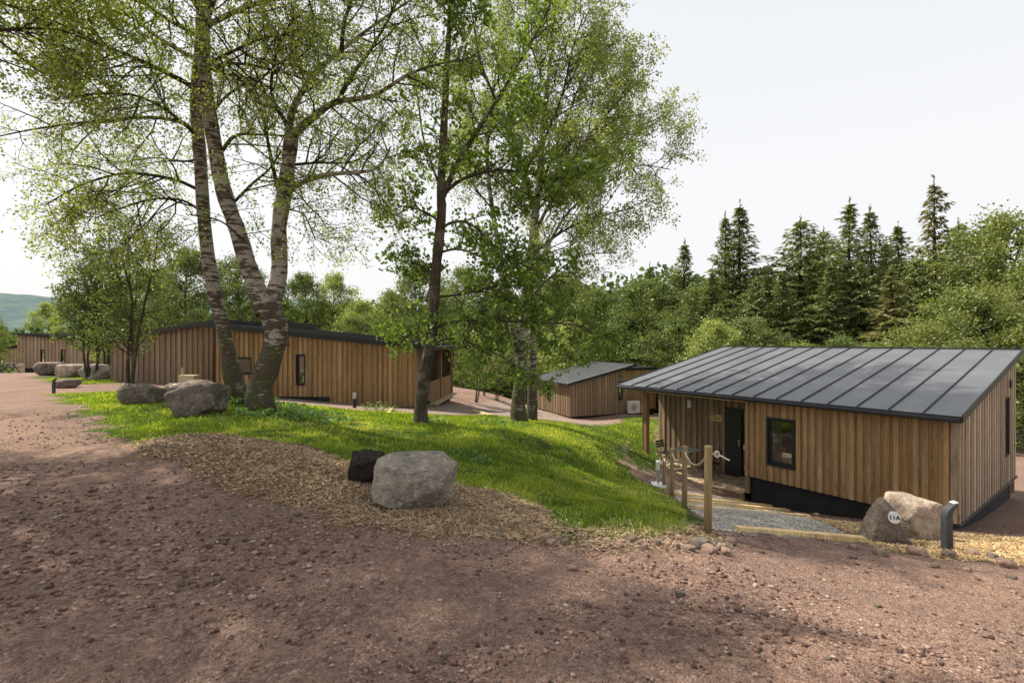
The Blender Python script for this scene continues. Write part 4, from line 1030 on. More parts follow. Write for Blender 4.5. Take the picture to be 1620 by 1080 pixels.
def birch_fork():
    t=Tree(102,n=(11,7,4),ln=(1.9,.85,.45),leaf=8.5,leafjit=.05,rad=(.022,.008,.0035))
    D=11.6; b=at(415,650,D); base=np.array([b[0],D,g1(b[0],D)-.1])
    tr=PX([(415,652,D),(416,620,D),(422,570,D),(426,520,D),(424,475,D)]); tr[0]=base
    t.limb(tr,[.36,.28,.265,.26,.27],16,kids=False)
    st1=PX([(421,495,D),(402,428,D),(378,370,D),(358,300,D),(342,225,D),(330,150,D),(326,70,D+.2),(330,-60,D+.3),(345,-200,D+.4),(350,-280,D+.4)])
    t.limb(st1,[.24,.20,.185,.175,.165,.15,.13,.11,.07,.03],12,kids=False)
    st2=PX([(428,490,D),(438,430,D),(444,360,D),(451,290,D),(458,215,D)])
    t.limb(st2,[.21,.185,.17,.165,.155],12,kids=False)
    lim=[([(458,220,D),(490,188,D-.2),(530,163,D-.3),(590,150,D-.4),(650,115,D-.6),(720,95,D-1)],.11,20),
         ([(456,215,D),(465,170,D+.1),(495,120,D+.3),(540,80,D+.5),(600,35,D+.8),(680,-20,D+1.2)],.10,20),
         ([(540,148,D),(560,115,D+.1),(590,70,D+.4),(630,0,D+.8),(660,-90,D+1)],.06,16),
         ([(540,85,D+.5),(545,40,D+.2),(560,-20,D),(575,-120,D)],.06,16),
         ([(447,325,D),(468,292,D-.2),(520,276,D-.4),(575,272,D-.6),(602,262,D-.7),(618,232,D-.9)],.075,14),
         ([(452,262,D),(500,258,D+.5),(560,255,D+1),(600,225,D+1.4)],.04,12),
         ([(440,300,D+.2),(430,250,D+.4),(415,180,D+.6),(400,135,D+.8),(370,110,D+1)],.055,9),
         ([(350,240,D),(375,215,D+.2),(420,213,D+.6),(450,215,D+.9)],.05,6),
         ([(372,318,D),(400,290,D-.3),(425,268,D-.8),(445,240,D-1.4)],.035,6),
         ([(330,110,D),(370,100,D-.6),(430,110,D-1.2),(480,125,D-1.8)],.05,13),
         ([(328,40,D),(390,10,D-.8),(460,-10,D-1.6),(540,-60,D-2.4)],.07,16),
         ([(560,-20,D),(590,-80,D+.6),(620,-130,D+1)],.05,16),([(575,-120,D),(540,-180,D-.6),(520,-230,D-1)],.05,16),
         ([(340,-100,D),(390,-180,D-1),(420,-260,D-1.6)],.05,12),
         ([(330,-40,D),(270,-120,D-1.4),(200,-200,D-2.4)],.06,15),([(345,-180,D),(370,-260,D+.8),(350,-340,D+1)],.04,10),
         ([(456,200,D),(430,150,D-.8),(440,80,D-1.6),(470,20,D-2.2)],.05,13),
         ([(445,330,D),(480,340,D+.5),(500,380,D+.8)],.02,6),([(385,380,D),(350,350,D-.8),(300,340,D-1.4)],.02,5)]
    for q,r,k in lim: t.limb(PX(q),np.linspace(r,.016,len(q)),8,1 if r<.065 else 0,nk=k)
    root=empty('birch_tree',base,'big forked birch with two leaning white stems in the grass','tree')
    t.build(root,BK,M['leaf_birch'],.056,.8,base=base); print('birchF leaves',sum(map(len,t.L)))
birch_left(); birch_fork()
def birch_edge():
    t=Tree(110,n=(11,7,4),ln=(2.0,.9,.45),leaf=14,leafjit=.07,rad=(.022,.008,.0035))
    x,y=-11.6,8.4; z=g1(x,y)-.1; base=np.array([x,y,z]); r=t.r
    tr=[base,base+[.1,0,2],base+[.25,.1,4.5],base+[.2,.1,7.5],base+[.5,0,10.5],base+[.6,.1,13.5],base+[.8,.1,16.5]]
    t.limb(tr,[.26,.21,.18,.15,.11,.07,.025],12,0,nk=10,fmin=.75)
    for k in range(22):
        a=k*2.4+.5; h=7.2+k*.38; l=r.uniform(2.4,3.9)*(1.0 if h<13 else .7); d=np.array([math.cos(a),math.sin(a),0]); p=base+[.4,.05,h]
        t.limb([p,p+d*l*.4+[0,0,.5],p+d*l*.75+[0,0,.9],p+d*l+[0,0,.8]],[.05,.035,.022,.012],7,1,nk=13)
    root=empty('birch_tree',base,'birch standing off the left edge, only its hanging leaves in the top left corner','tree')
    t.build(root,BK,M['leaf_birch'],.066,.8,base=base)
birch_edge()
def oak():
    t=Tree(103,n=(7,5,3),ln=(1.05,.55,.28),grav=(.02,.0,-.05),leaf=6,leafjit=.07,wob=.25,rad=(.022,.010,.005))
    D=12.7; b=at(667,671,D); base=np.array([b[0],D,g1(b[0],D)-.08])
    tr=PX([(667,675,D),(668,640,D),(674,590,D),(682,520,D),(690,430,D),(695,340,D),(697,300,D),(702,220,D),(706,120,D),(712,20,D),(715,-80,D),(720,-180,D)]); tr[0]=base
    t.limb(tr,[.22,.17,.155,.15,.14,.125,.115,.10,.08,.06,.04,.02],12,kids=True,nk=20,fmin=.45)
    lim=[([(699,315,D),(722,262,D+.1),(750,215,D+.2),(785,160,D+.3),(815,110,D+.4),(850,50,D+.5),(880,-20,D+.6),(900,-110,D+.7)],.085,26),
         ([(706,302,D),(735,282,D-.3),(788,270,D-.6),(840,276,D-.8),(890,282,D-1),(960,262,D-1.2)],.055,22),
         ([(694,365,D),(715,352,D-.2),(745,355,D-.4),(788,394,D-.6),(840,425,D-.8),(900,450,D-1)],.045,20),
         ([(684,520,D),(715,510,D-.3),(757,507,D-.6),(850,510,D-1),(912,514,D-1.4),(968,534,D-1.8)],.05,20),
         ([(682,545,D),(715,535,D-.5),(760,548,D-.8),(800,568,D-1),(838,592,D-1.2)],.03,9),
         ([(694,350,D),(672,335,D+.2),(645,328,D+.4),(620,325,D+.5)],.03,10),([(690,440,D),(665,420,D+.3),(640,415,D+.4)],.03,8),
         ([(692,400,D),(730,395,D+.6),(780,420,D+1),(820,470,D+1.2)],.035,14),
         ([(697,300,D),(670,220,D+.4),(660,150,D+.6),(640,80,D+.8)],.035,10),
         ([(785,160,D),(760,100,D-.3),(750,40,D-.4),(740,-30,D-.5)],.035,12),([(750,215,D),(800,200,D+.6),(850,150,D+.9)],.03,10),
         ([(788,270,D-.6),(820,300,D-.8),(870,320,D-1)],.025,7),([(688,470,D),(740,465,D-.3),(800,450,D-.8),(860,470,D-1.2)],.035,15),
         ([(684,560,D),(660,540,D+.1),(630,530,D+.2)],.02,8)]
    for q,r,k in lim: t.limb(PX(q),np.linspace(r,.012,len(q)),8,1 if r<.08 else 0,nk=k)
    root=empty('oak_tree',base,'slender dark oak with deep green leaves, right of the forked birch','tree')
    t.build(root,[M['oak_bark'],M['oak_bark']],M['leaf_oak'],.095,.8,True,base=base); print('oak leaves',sum(map(len,t.L)))
oak()
def birch_back():
    t=Tree(104,n=(10,7,4),ln=(1.9,.9,.45),grav=(.06,.0,-.25),leaf=13,leafjit=.07,rad=(.022,.008,.004))
    D=15.4; b=at(822,668,D); base=np.array([b[0],D,g1(b[0],D)-.1])
    tr=PX([(822,670,D),(820,640,D),(820,590,D),(826,530,D),(836,450,D),(845,370,D),(852,290,D+.2),(860,200,D+.3),(868,110,D+.4),(875,30,D+.5),(882,-60,D+.6)]); tr[0]=base
    t.limb(tr,[.30,.235,.21,.17,.14,.125,.105,.085,.06,.04,.02],12,kids=True,nk=17,fmin=.47)
    t.limb(PX([(820,560,D),(808,490,D-.1),(795,420,D),(778,330,D+.2),(770,240,D+.4),(780,150,D+.5),(790,60,D+.6)]),[.13,.11,.09,.075,.06,.04,.02],9,kids=True,nk=18,fmin=.42)
    lim=[([(836,450,D),(870,380,D),(905,330,D+.2),(960,290,D+.4),(1010,262,D+.5),(1060,268,D+.6)],.06,22),
         ([(845,370,D),(880,300,D-.4),(920,230,D-.8),(970,170,D-1),(1010,130,D-1.2)],.06,24),
         ([(850,310,D),(885,220,D+.3),(915,140,D+.6),(950,70,D+.9)],.055,22),
         ([(858,230,D),(890,150,D-.5),(905,80,D-.8),(925,20,D-1)],.045,18),
         ([(832,480,D),(870,440,D+.5),(920,405,D+.9),(975,400,D+1.2)],.035,11),
         ([(852,290,D),(910,260,D+1),(980,220,D+1.6),(1030,190,D+2)],.045,18),
         ([(865,140,D),(840,70,D+.6),(830,0,D+1)],.035,14),([(778,330,D),(740,280,D+.8),(720,220,D+1.4)],.03,12),
         ([(845,400,D),(900,360,D-1),(960,340,D-1.8),(1000,330,D-2.2)],.035,13)]
    for q,r,k in lim: t.limb(PX(q),np.linspace(r,.015,len(q)),7,1 if r<.06 else 0,nk=k)
    root=empty('birch_tree',base,'tall airy pale birch standing by the gravel path, behind the oak','tree')
    t.build(root,BK,M['leaf_pale'],.070,.8,base=base); print('birchB leaves',sum(map(len,t.L)))
    # partner trunk behind
    t=Tree(105,n=(9,6,4),ln=(1.7,.8,.4),leaf=12,leafjit=.07,rad=(.02,.008,.004)); D=18
    b=at(842,640,D); base=np.array([b[0],D,g1(b[0],D)-.1])
    tr=[base]+PX([(842,600,D),(843,520,D),(850,430,D),(845,340,D),(820,240,D),(800,140,D),(790,40,D)])
    t.limb(tr,[.21,.18,.15,.12,.10,.07,.05,.02],10,kids=True,nk=28,fmin=.45)
    for q,r,k in (([(845,340,D),(900,270,D),(950,200,D),(990,120,D)],.05,18),([(820,240,D),(760,170,D),(730,90,D)],.04,14)): t.limb(PX(q),np.linspace(r,.015,len(q)),7,1,nk=k)
    root=empty('birch_tree',base,'second pale birch trunk close behind the tall airy one by the path','tree')
    t.build(root,BK,M['leaf_pale'],.074,.8,base=base)
birch_back()

def smalltree(px,py,D,h,spread,stems,seed,label,leaf_m,lsize=.075,name='young_tree',dens=6,bk=None):
    t=Tree(seed,n=(6,5,3),ln=(h*.24,h*.13,.3),grav=(.08,.02,-.04),leaf=dens,leafjit=.08,wob=.22,rad=(.018,.008,.004))
    b=at(px,py,D); base=np.array([b[0],D,g1(b[0],D)-.05]); r=t.r
    for k in range(stems):
        a=r.uniform(0,6.28); lean=r.uniform(.1,1)*spread; p=base+np.array([math.cos(a)*.1*k,math.sin(a)*.1*k,0]); pts=[p]
        for j in range(1,6): pts.append(p+np.array([math.cos(a)*lean*(j/5)**1.3,math.sin(a)*lean*(j/5)**1.3,h*j/5*r.uniform(.92,1.0)])+r.normal(0,.08,3))
        t.limb(pts,np.linspace(.018+h*.007,.01,6),8,0,nk=17,fmin=.22)
    root=empty(name,base,label,'tree'); t.build(root,bk or [M['oak_bark'],M['oak_bark']],leaf_m,lsize,.6,base=base); return root
smalltree(205,604,14.5,5.6,1.5,3,201,'young multi-stemmed tree growing by the angular dark grey boulder',M['leaf_mid'],.085,dens=8)
smalltree(142,598,24,6.0,1.7,3,202,'bushy tree behind the far row of boulders',M['leaf_mid'],.13,dens=8)
smalltree(165,600,25,6.5,2.5,4,203,'dark multi-stemmed tree between the far boulders and the long cabin',M['leaf_dark'],.13,dens=8)

# generic crowns for the background
def bg_tree(seed,h,w,leaf_m,nl,ls,lowcrown=.12,clumps=230,birchy=False,name='broadleaf'):
    r=np.random.default_rng(seed); T=Tree(seed)
    tip=np.array([r.normal(0,.03)*h,r.normal(0,.03)*h,h*.93]); tr=[np.array([0,0,-.2]),np.array([r.normal(0,.1),r.normal(0,.1),h*.25]),np.array([r.normal(0,.2),r.normal(0,.2),h*.6]),tip]
    T.limb(tr,[.02*h+.02,.015*h,.009*h,.01],8,0,kids=False); TP,_=T.smooth(tr,[1]*4)
    C=[];
    prof=lambda f: (np.sin(np.pi*np.clip(f,0,1)**.75))**.6
    while len(C)<clumps:
        f=r.random(); z=h*(lowcrown+(1-lowcrown)*f); a=r.uniform(0,6.28); rm=w/2*prof(.12+.86*f)*(1+.25*math.sin(a*3+seed)+.15*math.sin(a*5+z))
        q=rm*math.sqrt(r.uniform(.15,1)); C.append((q*math.cos(a),q*math.sin(a),z))
    C=np.array(C); 
    for c in C[::2]:
        j=np.argmin(np.abs(TP[:,2]-(c[2]-.35*np.hypot(c[0],c[1])-.3))); p=TP[j]; m_=(p+c)/2+np.array([0,0,.15]); T.tube(np.array([p,m_,c]),np.array([.006*h*.6,.004*h*.6,.01]),4,1)
    per=nl//len(C); P=[]
    for c in C:
        s=w*r.uniform(.03,.085); k=int(per*r.uniform(.4,1.7)); q=r.normal(size=(k,3))*.5; od=nrm([c[0],c[1],abs(c[2]-h*.35)*.8+.3]); q=q+od[None]*np.clip(r.normal(.2,.85,(k,1)),-1.4,1.7)
        q=q*s*[1.25,1.25,.75]
        if birchy: q[:,2]-=np.abs(r.normal(0,s*.9,k))
        P.append(c+q)
    P=np.concatenate(P)
    parts=[]
    for w_ in (0,1):
        parts.append((('trunk','branches')[w_],mesh_np(('trunk','branches')[w_],np.concatenate(T.T[w_][0]),np.concatenate(T.T[w_][1]),BK[w_] if birchy else M['oak_bark'],smooth=True)))
    parts.append(('foliage',leaves_mesh('foliage',P,ls,leaf_m,r,.8)))
    return parts
def conifer(seed,h,w,leaf_m,sparse=1.0,droop=.3,pw=1.0):
    r=np.random.default_rng(seed); T=Tree(seed); lean=r.normal(0,.01,2)*h
    tr=[np.array([0,0,-.2]),np.array([lean[0]*.3,lean[1]*.3,h*.5]),np.array([lean[0],lean[1],h])]
    T.limb(tr,[.014*h,.008*h,.012],7,0,kids=False)
    Q=[];D=[];S_=[]; nb=int(175*sparse); az=0
    for k in range(nb):
        u=(k+r.random())/nb; f=1-(1-u)**1.25 if False else u; f=.05+.94*f; z=h*f; az+=2.4+r.normal(0,.35)
        R=w/2*((1-f)**(pw*1.05)*1.12)*(1+.22*math.sin(az*1.0+seed)+.15*math.sin(z*2.1+az*2))+.05
        l=R*r.uniform(.4,1.2)
        if r.random()<.08: l*=1.3
        el=.75*f**2-droop*.6*(1-f)+r.normal(0,.10); d=np.array([math.cos(az),math.sin(az),0]); side=np.array([-d[1],d[0],0])
        n=max(4,int(l/.10)); tt=np.linspace(.10,1,n)[:,None]
        P=np.array([lean[0]*f,lean[1]*f,z])+d*l*tt+np.array([0,0,1])*l*(el*tt-droop*.5*tt**2+.30*np.maximum(tt-.6,0))
        T.tube(P[[0,n//2,n-1]],np.array([.012+.008*l,.010,.004]),3,1)
        for sgn in (-1,1):
            wid=(.02+.08*min(1,l)+l*.34*np.sin(np.pi*np.clip(tt*.8+.15,0,1)))*r.uniform(.7,1.1,(n,1))
            for q in range(4):
                g=(q+r.random((n,1)))/4; k_=r.random(n)<.9
                pos=P+side*sgn*wid*g+d*wid*g*.5+np.array([0,0,-1])*wid*g*(.25+droop*.7)+r.normal(0,.03,(n,3))
                Q.append(pos[k_]); D.append((d*.6+side*sgn*.6+np.array([0,0,-.15-droop*.8])+r.normal(0,.3,(n,3)))[k_])
    for q in range(16): Q.append(np.array([[lean[0],lean[1],h*(.95+.075*q/16)]])); D.append(np.array([[r.normal()*.5,r.normal()*.5,1.6]]))
    Q=np.concatenate(Q);D=np.concatenate(D); D/=np.linalg.norm(D,axis=1,keepdims=True); n=len(Q)
    W=np.cross(D,np.array([0,0,1.])+r.normal(0,.6,(n,3))); W/=np.linalg.norm(W,axis=1,keepdims=True); s=r.uniform(.14,.30,n)[:,None]
    V=np.stack([Q-D*s*.2,Q+D*s*.4+W*s*.17,Q+D*s,Q+D*s*.4-W*s*.17],1).reshape(-1,3); F=np.arange(4*n).reshape(-1,4)
    fo=mesh_np('foliage',V,F,leaf_m,attrs={'lv':np.repeat(np.clip(r.normal(.45,.25,n),0,1),4)}); print('conifer',n)
    return [('trunk',mesh_np('trunk',np.concatenate(T.T[0][0]),np.concatenate(T.T[0][1]),M['fir_bark'],smooth=True)),
            ('branches',mesh_np('branches',np.concatenate(T.T[1][0]),np.concatenate(T.T[1][1]),M['fir_bark'])),('foliage',fo)]
def put(parts,name,loc,scale,rot,label,cat='tree',group=None):
    root=empty(name,loc,label,cat,group); root.scale=scale; root.rotation_euler=(0,0,rot)
    for n,me in parts: link(n,me,root)
    return root
CON=[conifer(301,14,6.6,M['needle'],1.0,.3),conifer(302,14,8,M['needle'],.95,.5,.8),conifer(303,14,5.8,M['needle'],1.0,.2),conifer(304,14,7,M['needle_brown'],.7,.6)]
def place(parts,h0,name,px,top,D,label,wsc=1.0,rot=None,group=None):
    x=(px-CX)/FPX*D; z0=g1(x,D); zt=E+(540-top)/FPX*D; h=(zt-z0)*(.95 if h0==9 else 1); s=h/h0
    put(parts,name,(x,D,z0),(s*wsc*(1.45 if h0==14 else 1),s*wsc*(1.45 if h0==14 else 1),s),random.uniform(0,6.28) if rot is None else rot,label,group=group)
cons=[(1078,385,43,0,'small dark spruce standing alone at the left end of the conifers',.9),(1148,342,42,2,'slim left spruce of the close pair left of the skyline gap',.75),(1170,327,42,0,'tall right spruce of the close pair left of the skyline gap',.95),
 (1268,348,40,1,'broad drooping dark fir just right of the skyline gap',1.15),(1342,320,41,2,'narrow pointed spruce right of the broad drooping fir',.85),(1383,332,42,0,'spruce with a thin leader, between the narrow spruce and the browned one',.8),
 (1425,356,43,2,'short bluish spruce directly left of the browned tall conifer',.85),(1478,290,38,3,'tallest conifer, thin and browned, rising above the others',.85),(1520,352,42,1,'dark drooping fir right of the browned tall conifer',1.0),
 (1215,420,46,1,'low fir filling the skyline gap between the conifer groups',1.2),(1305,365,44,1,'dark fir squeezed behind the broad drooping fir',1.0),(1415,425,33,3,'olive brown larch with drooping sprays right behind the near cabin roof',1.3),
 (1030,420,50,0,'distant little spruce peeping over the pale birch foliage',1.0),(1560,370,46,0,'spruce half hidden by the bright yellow-green tree at right',1.0),
 (1130,430,37,0,'short full spruce in front of the close spruce pair, to their left',.9),(1195,440,38,1,'short drooping fir in front of the close spruce pair, to their right',.9),
 (1240,430,37,2,'short narrow spruce left of the broad drooping fir',.9),(1310,420,36,0,'full green spruce in front of the dark fir behind the roof',1.0),(1360,415,37,1,'low drooping fir in front of the narrow pointed spruce',.9),
 (1450,410,36,1,'low dark fir under the browned tall conifer',.9),(1500,430,35,0,'low spruce right below the browned tall conifer',.9),(1050,450,46,1,'low fir left of the lone small spruce',1.0),
 (1000,470,48,0,'small far spruce above the roof of the cabin in the hollow',.9),(960,480,50,2,'small far spruce seen past the airy birch leaves',.9),(1280,395,48,2,'far spruce top between the fir and the narrow spruce',1.0),(1400,385,48,0,'far spruce top behind the short bluish one',1.0)]
for (px,top,D,k,lab,ws) in cons: place(CON[k],14,'brown_conifer' if k==3 else 'spruce_tree',px,top,D,lab,ws)
BG={'mid':[bg_tree(401+i,9,6.5,M['leaf_mid'],26000,.13) for i in range(3)],
    'pale':[bg_tree(411+i,9,5.5,M['leaf_pale'],15000,.14,.15,200,True) for i in range(3)],
    'dark':[bg_tree(421+i,9,7,M['leaf_dark'],17000,.18,.05) for i in range(2)],
    'yellow':[bg_tree(431+i,9,6.8,M['leaf_yellow'],34000,.12,.06) for i in range(2)]}
bgs=[ # px, top, depth, kind, variant, width scale, label
 (1600,325,33,'yellow',0,.95,'big bright yellow-green tree at the right edge of the conifers'),
 (1545,450,27,'yellow',1,1.2,'lower yellow-green leafy tree in front of the right conifers'),
 (1475,505,26,'yellow',0,1.3,'rounded yellow-green bush above the right part of the near cabin roof'),
 (1660,400,28,'yellow',1,1.0,'yellow-green tree at the very right edge'),
 (1395,540,29,'mid',0,1.3,'mid green leafy tree below the olive larch, behind the roof'),
 (1330,530,31,'mid',1,1.0,'mid green leafy tree below the narrow pointed spruce'),
 (1265,535,29,'pale',0,1.3,'pale soft-leaved tree below the broad drooping fir'),
 (1190,500,31,'mid',2,1.1,'leafy green tree below the spruce pair'),
 (1130,500,30,'pale',1,1.3,'pale leafy tree above the left end of the near cabin roof'),
 (1110,450,38,'mid',0,.9,'green rounded tree left of the spruce pair'),
 (1075,500,38,'mid',1,1.3,'bushy green tree behind the cabin with heat pumps'),
 (1020,440,44,'mid',2,1.1,'fresh green tree left of the lone small spruce'),
 (985,480,46,'dark',0,1.0,'dark green tree above the small brown cabin roof'),
 (940,455,48,'mid',0,1.0,'green tree behind the airy birch, above the small cabin'),
 (905,500,42,'pale',2,1.3,'pale bush left of the small brown cabin roof'),
 (890,430,56,'mid',1,1.0,'tree seen through the airy birch crown'),
 (845,470,50,'pale',0,1.2,'pale tree behind the airy birch trunk'),
 (790,450,52,'mid',2,1.1,'green tree seen between the oak and the airy birch'),
 (745,520,46,'pale',1,1.5,'low pale bush beyond the red gravel clearing'),
 (790,545,43,'mid',0,1.9,'low green thicket at the edge of the red gravel clearing'),
 (735,420,54,'mid',1,1.1,'green tree right behind the oak trunk'),
 (660,410,40,'mid',2,.9,'green tree behind the right end of the long cabin'),
 (620,455,44,'pale',0,1.1,'pale tree above the right half of the long cabin roof'),
 (575,470,42,'pale',2,1.2,'pale feathery tree above the middle of the long cabin roof'),
 (530,425,46,'pale',1,.9,'slim pale tree standing above the long cabin roof'),
 (480,430,44,'mid',0,.9,'green tree just right of the forked birch, behind the roof'),
 (430,470,42,'mid',1,1.2,'green tree behind the forked birch trunk'),
 (380,400,38,'mid',2,.9,'leafy tree seen between the two birches'),
 (300,390,34,'mid',0,.9,'leafy green tree left of the straight birch, behind the cabin'),
 (245,420,36,'mid',1,1.1,'green tree rising over the left roof of the long cabin'),
 (185,440,38,'pale',2,1.0,'pale tree behind the dark multi-stemmed tree'),
 (120,455,62,'pale',0,1.0,'pale tree behind the roof of the distant cabin'),
 (75,475,66,'pale',1,1.0,'low pale tree above the distant cabin'),
 (-26,482,40,'yellow',1,.8,'bright leafy bush at the left picture edge'),
 (560,500,36,'mid',2,1.4,'round green bush peeping over the long cabin roof'),
]
for (px,top,D,kind,vn,ws,lab) in bgs: place(BG[kind][vn],9,'leafy_tree',px,top,D,lab,ws)
# one far wood behind everything
def wood_mass():
    r=np.random.default_rng(900); n=90000
    a=np.radians(r.uniform(-58,58,n)); d=r.uniform(62,86,n); x=d*np.tan(a); 
    top=np.interp(x,[-110,-60,-30,0,20,60,110],[1.5,2.0,4.5,6.0,8.5,11,12])+fbm(x,d,.12,3,41)*2.2+fbm(x,d,.5,2,42)*.8
    z0=-4.0; z=z0+(top+E-z0)*r.random(n)**.8
    m=leaves_mesh('distant_wood',np.stack([x,d,z],1),.75,M['leaf_dark'],r,.9)
    tag(link('distant_wood',m),'distant mass of woodland closing the view behind all the trees','woodland',kind='stuff')
wood_mass()
def under():
    r=np.random.default_rng(901); n=70000
    a=np.radians(r.uniform(-50,55,n)); d=r.uniform(40,58,n); x=d*np.tan(a); k=(x>-12)|(d>54)&(x>-60); 
    k&=~((np.abs(x+1)<5)&(d<47)); x,d=x[k],d[k]
    z=G(x,d)+r.random(len(x))**1.5*(2.4+fbm(x,d,.35,3,44)*1.6)
    m=leaves_mesh('undergrowth',np.stack([x,d,z],1),.30,M['leaf_mid'],r,.9)
    tag(link('undergrowth',m),'tangled undergrowth at the foot of the wood behind the cabins','undergrowth',kind='stuff')
under()
# saplings in the clearing
for i,(px,py,D,h,lab) in enumerate([(752,640,27,4.2,'bare thin sapling on the red gravel clearing'),(785,630,30,3.6,'leafy sapling by the red clearing, left of the airy birch'),(765,628,31,3.0,'small sapling behind the bare thin sapling')]):
    smalltree(px,py,D,h,.9,2,210+i,lab,M['leaf_pale'],.10,dens=3)
smalltree(715,632,27,6,.8,1,220,'thick-trunked leafy tree at the right corner of the long cabin',M['leaf_mid'],.12,dens=6)

weeds('',[(440,655,1.0,700,.35,.12,'nettles and leafy weeds at the foot of the forked birch'),(385,640,.8,500,.6,.10,'tall weeds around the foot of the straight birch'),(355,600,.55,260,1.7,.12,'leafy elder shoots climbing the straight birch trunk'),
   (500,662,.9,420,.25,.11,'patch of pale weeds in the grass right of the forked birch'),(680,668,.5,200,.2,.08,'weeds around the oak foot'),(790,672,.9,300,.22,.09,'leafy weeds left of the airy birch foot'),
   (600,650,.6,200,.35,.07,'yellow-green weeds on the upper grass edge before the long cabin'),(735,725,.6,160,.14,.08,'weeds in the grass behind the large pale boulder'),(640,690,.5,120,.12,.08,'small weed patch on the grass below the oak'),
   (780,690,.5,120,.12,.08,'small weed patch on the grass between oak and airy birch'),(460,675,.4,90,.12,.08,'few pale weeds in the grass below the forked birch'),(345,668,.3,80,.15,.06,'weeds beside the big dark brown boulder')],'')

# ------------------------------------------------------------------ rope fence, bollards, steps
posts=[(1120,5.4,.99,.042,'nearest and tallest rope post, with the knotted rope end'),(1083,7.6,.98,.042,'second rope post down the bank, behind the nearest one'),
       (1063,9.4,.97,.042,'third rope post down the bank'),(1050.5,11.3,.85,.040,'fourth rope post, close to the white lamp'),(1043,13.4,.85,.040,'last and lowest rope post by the porch')]
tops=[]
for (px,D,h,r,lab) in posts:
    x=(px-CX)/FPX*D; zt=E-((705 if D<8 else 709 if D<10 else 719 if D<12 else 717)-540)/FPX*D; z=g1(x,D)
    b=MB(); b.tube([(x,D,z-.15),(x,D,z+.4),(x+.004,D,zt-.015),(x+.004,D,zt)],[r,r*.99,r*.98,r*.93],18); o=b.build('rope_post',M['post'],origin=(x,D,z),smooth=False)
    for p in o.data.polygons: p.use_smooth=len(p.vertices)==4
    tag(o,lab+' on the cabin path','post','rope posts along the cabin path'); tops.append((np.array([x,D,zt-.09]),r))
def ropeseg(a,b,sag,n=14):
    return [a*(1-t)+b*t-np.array([0,0,sag*4*t*(1-t)]) for t in np.linspace(0,1,n)]
rp=MB(); pts=[]
for i in range(len(tops)-1): 
    seg=ropeseg(tops[i][0],tops[i+1][0],.16 if i else .17); pts+=seg[:-1]
pts.append(tops[-1][0]); 
P=np.array(pts)
for ph in range(3):
    q=[]; 
    for i in np.linspace(0,len(P)-1,700):
        j=min(int(i),len(P)-2); t=i-j; c=P[j]*(1-t)+P[j+1]*t; a=i*5.5+ph*2.09; q.append(c+np.array([math.cos(a)*.007,0,math.sin(a)*.007]))
    rp.tube(q,.0080,5)
k0=tops[0][0]; r0=posts[0][3]
rp.tube([k0,k0+np.array([r0+.03,-.01,.0])],.013,6)
kc=k0+np.array([r0+.05,-.02,.0]); th=np.linspace(0,4*math.pi,50)
rp.tube([kc+np.array([math.cos(a*1.0)*.026,math.sin(a*.5)*.016,math.sin(a)*.030]) for a in th],.009,7)
rp.tube([kc,kc+np.array([.05,-.01,-.02]),kc+np.array([.10,-.02,-.05]),kc+np.array([.13,-.02,-.06])],.010,7)
tag(rp.build('rope',M['rope'],smooth=True),'pale knotted rope strung through the wooden posts','rope')

def step(a,b,lab,w=.10,h=.10):
    A=gp(*a);B=gp(*b); m=MB(); n=6
    d=nrm(B-A); s=np.array([-d[1],d[0],0])*w
    P=[A*(1-t)+B*t for t in np.linspace(0,1,2)]
    zA=P[0]; zB=P[1]
    m.hexa([zA-[0,0,h],zB-[0,0,h],zB-[0,0,h]+s,zA-[0,0,h]+s,zA+[0,0,.06],zB+[0,0,.06],zB+s+[0,0,.06],zA+s+[0,0,.06]],.5)
    tag(m.build('step_edging',M['timber']),lab,'step','timber step edges of the gravel path')
step((1170,842),(1372,858),'nearest timber edge, at the top of the gravel path by the road')
step((1100,806),(1283,819),'second timber edge down the grey gravel path')
step((1091,796),(1250,809),'third timber edge down the grey gravel path')
step((1084,790),(1222,802),'fourth timber edge down the grey gravel path')
step((1072,783),(1175,794),'lowest timber edge, nearest the cabin deck')
for (a,b,l) in (((618,655),(622,648),'short timber lying across the path before the long cabin'),((745,650),(775,658),'thin timber edge across the path left of the airy birch')): step(a,b,l,.12,.03)

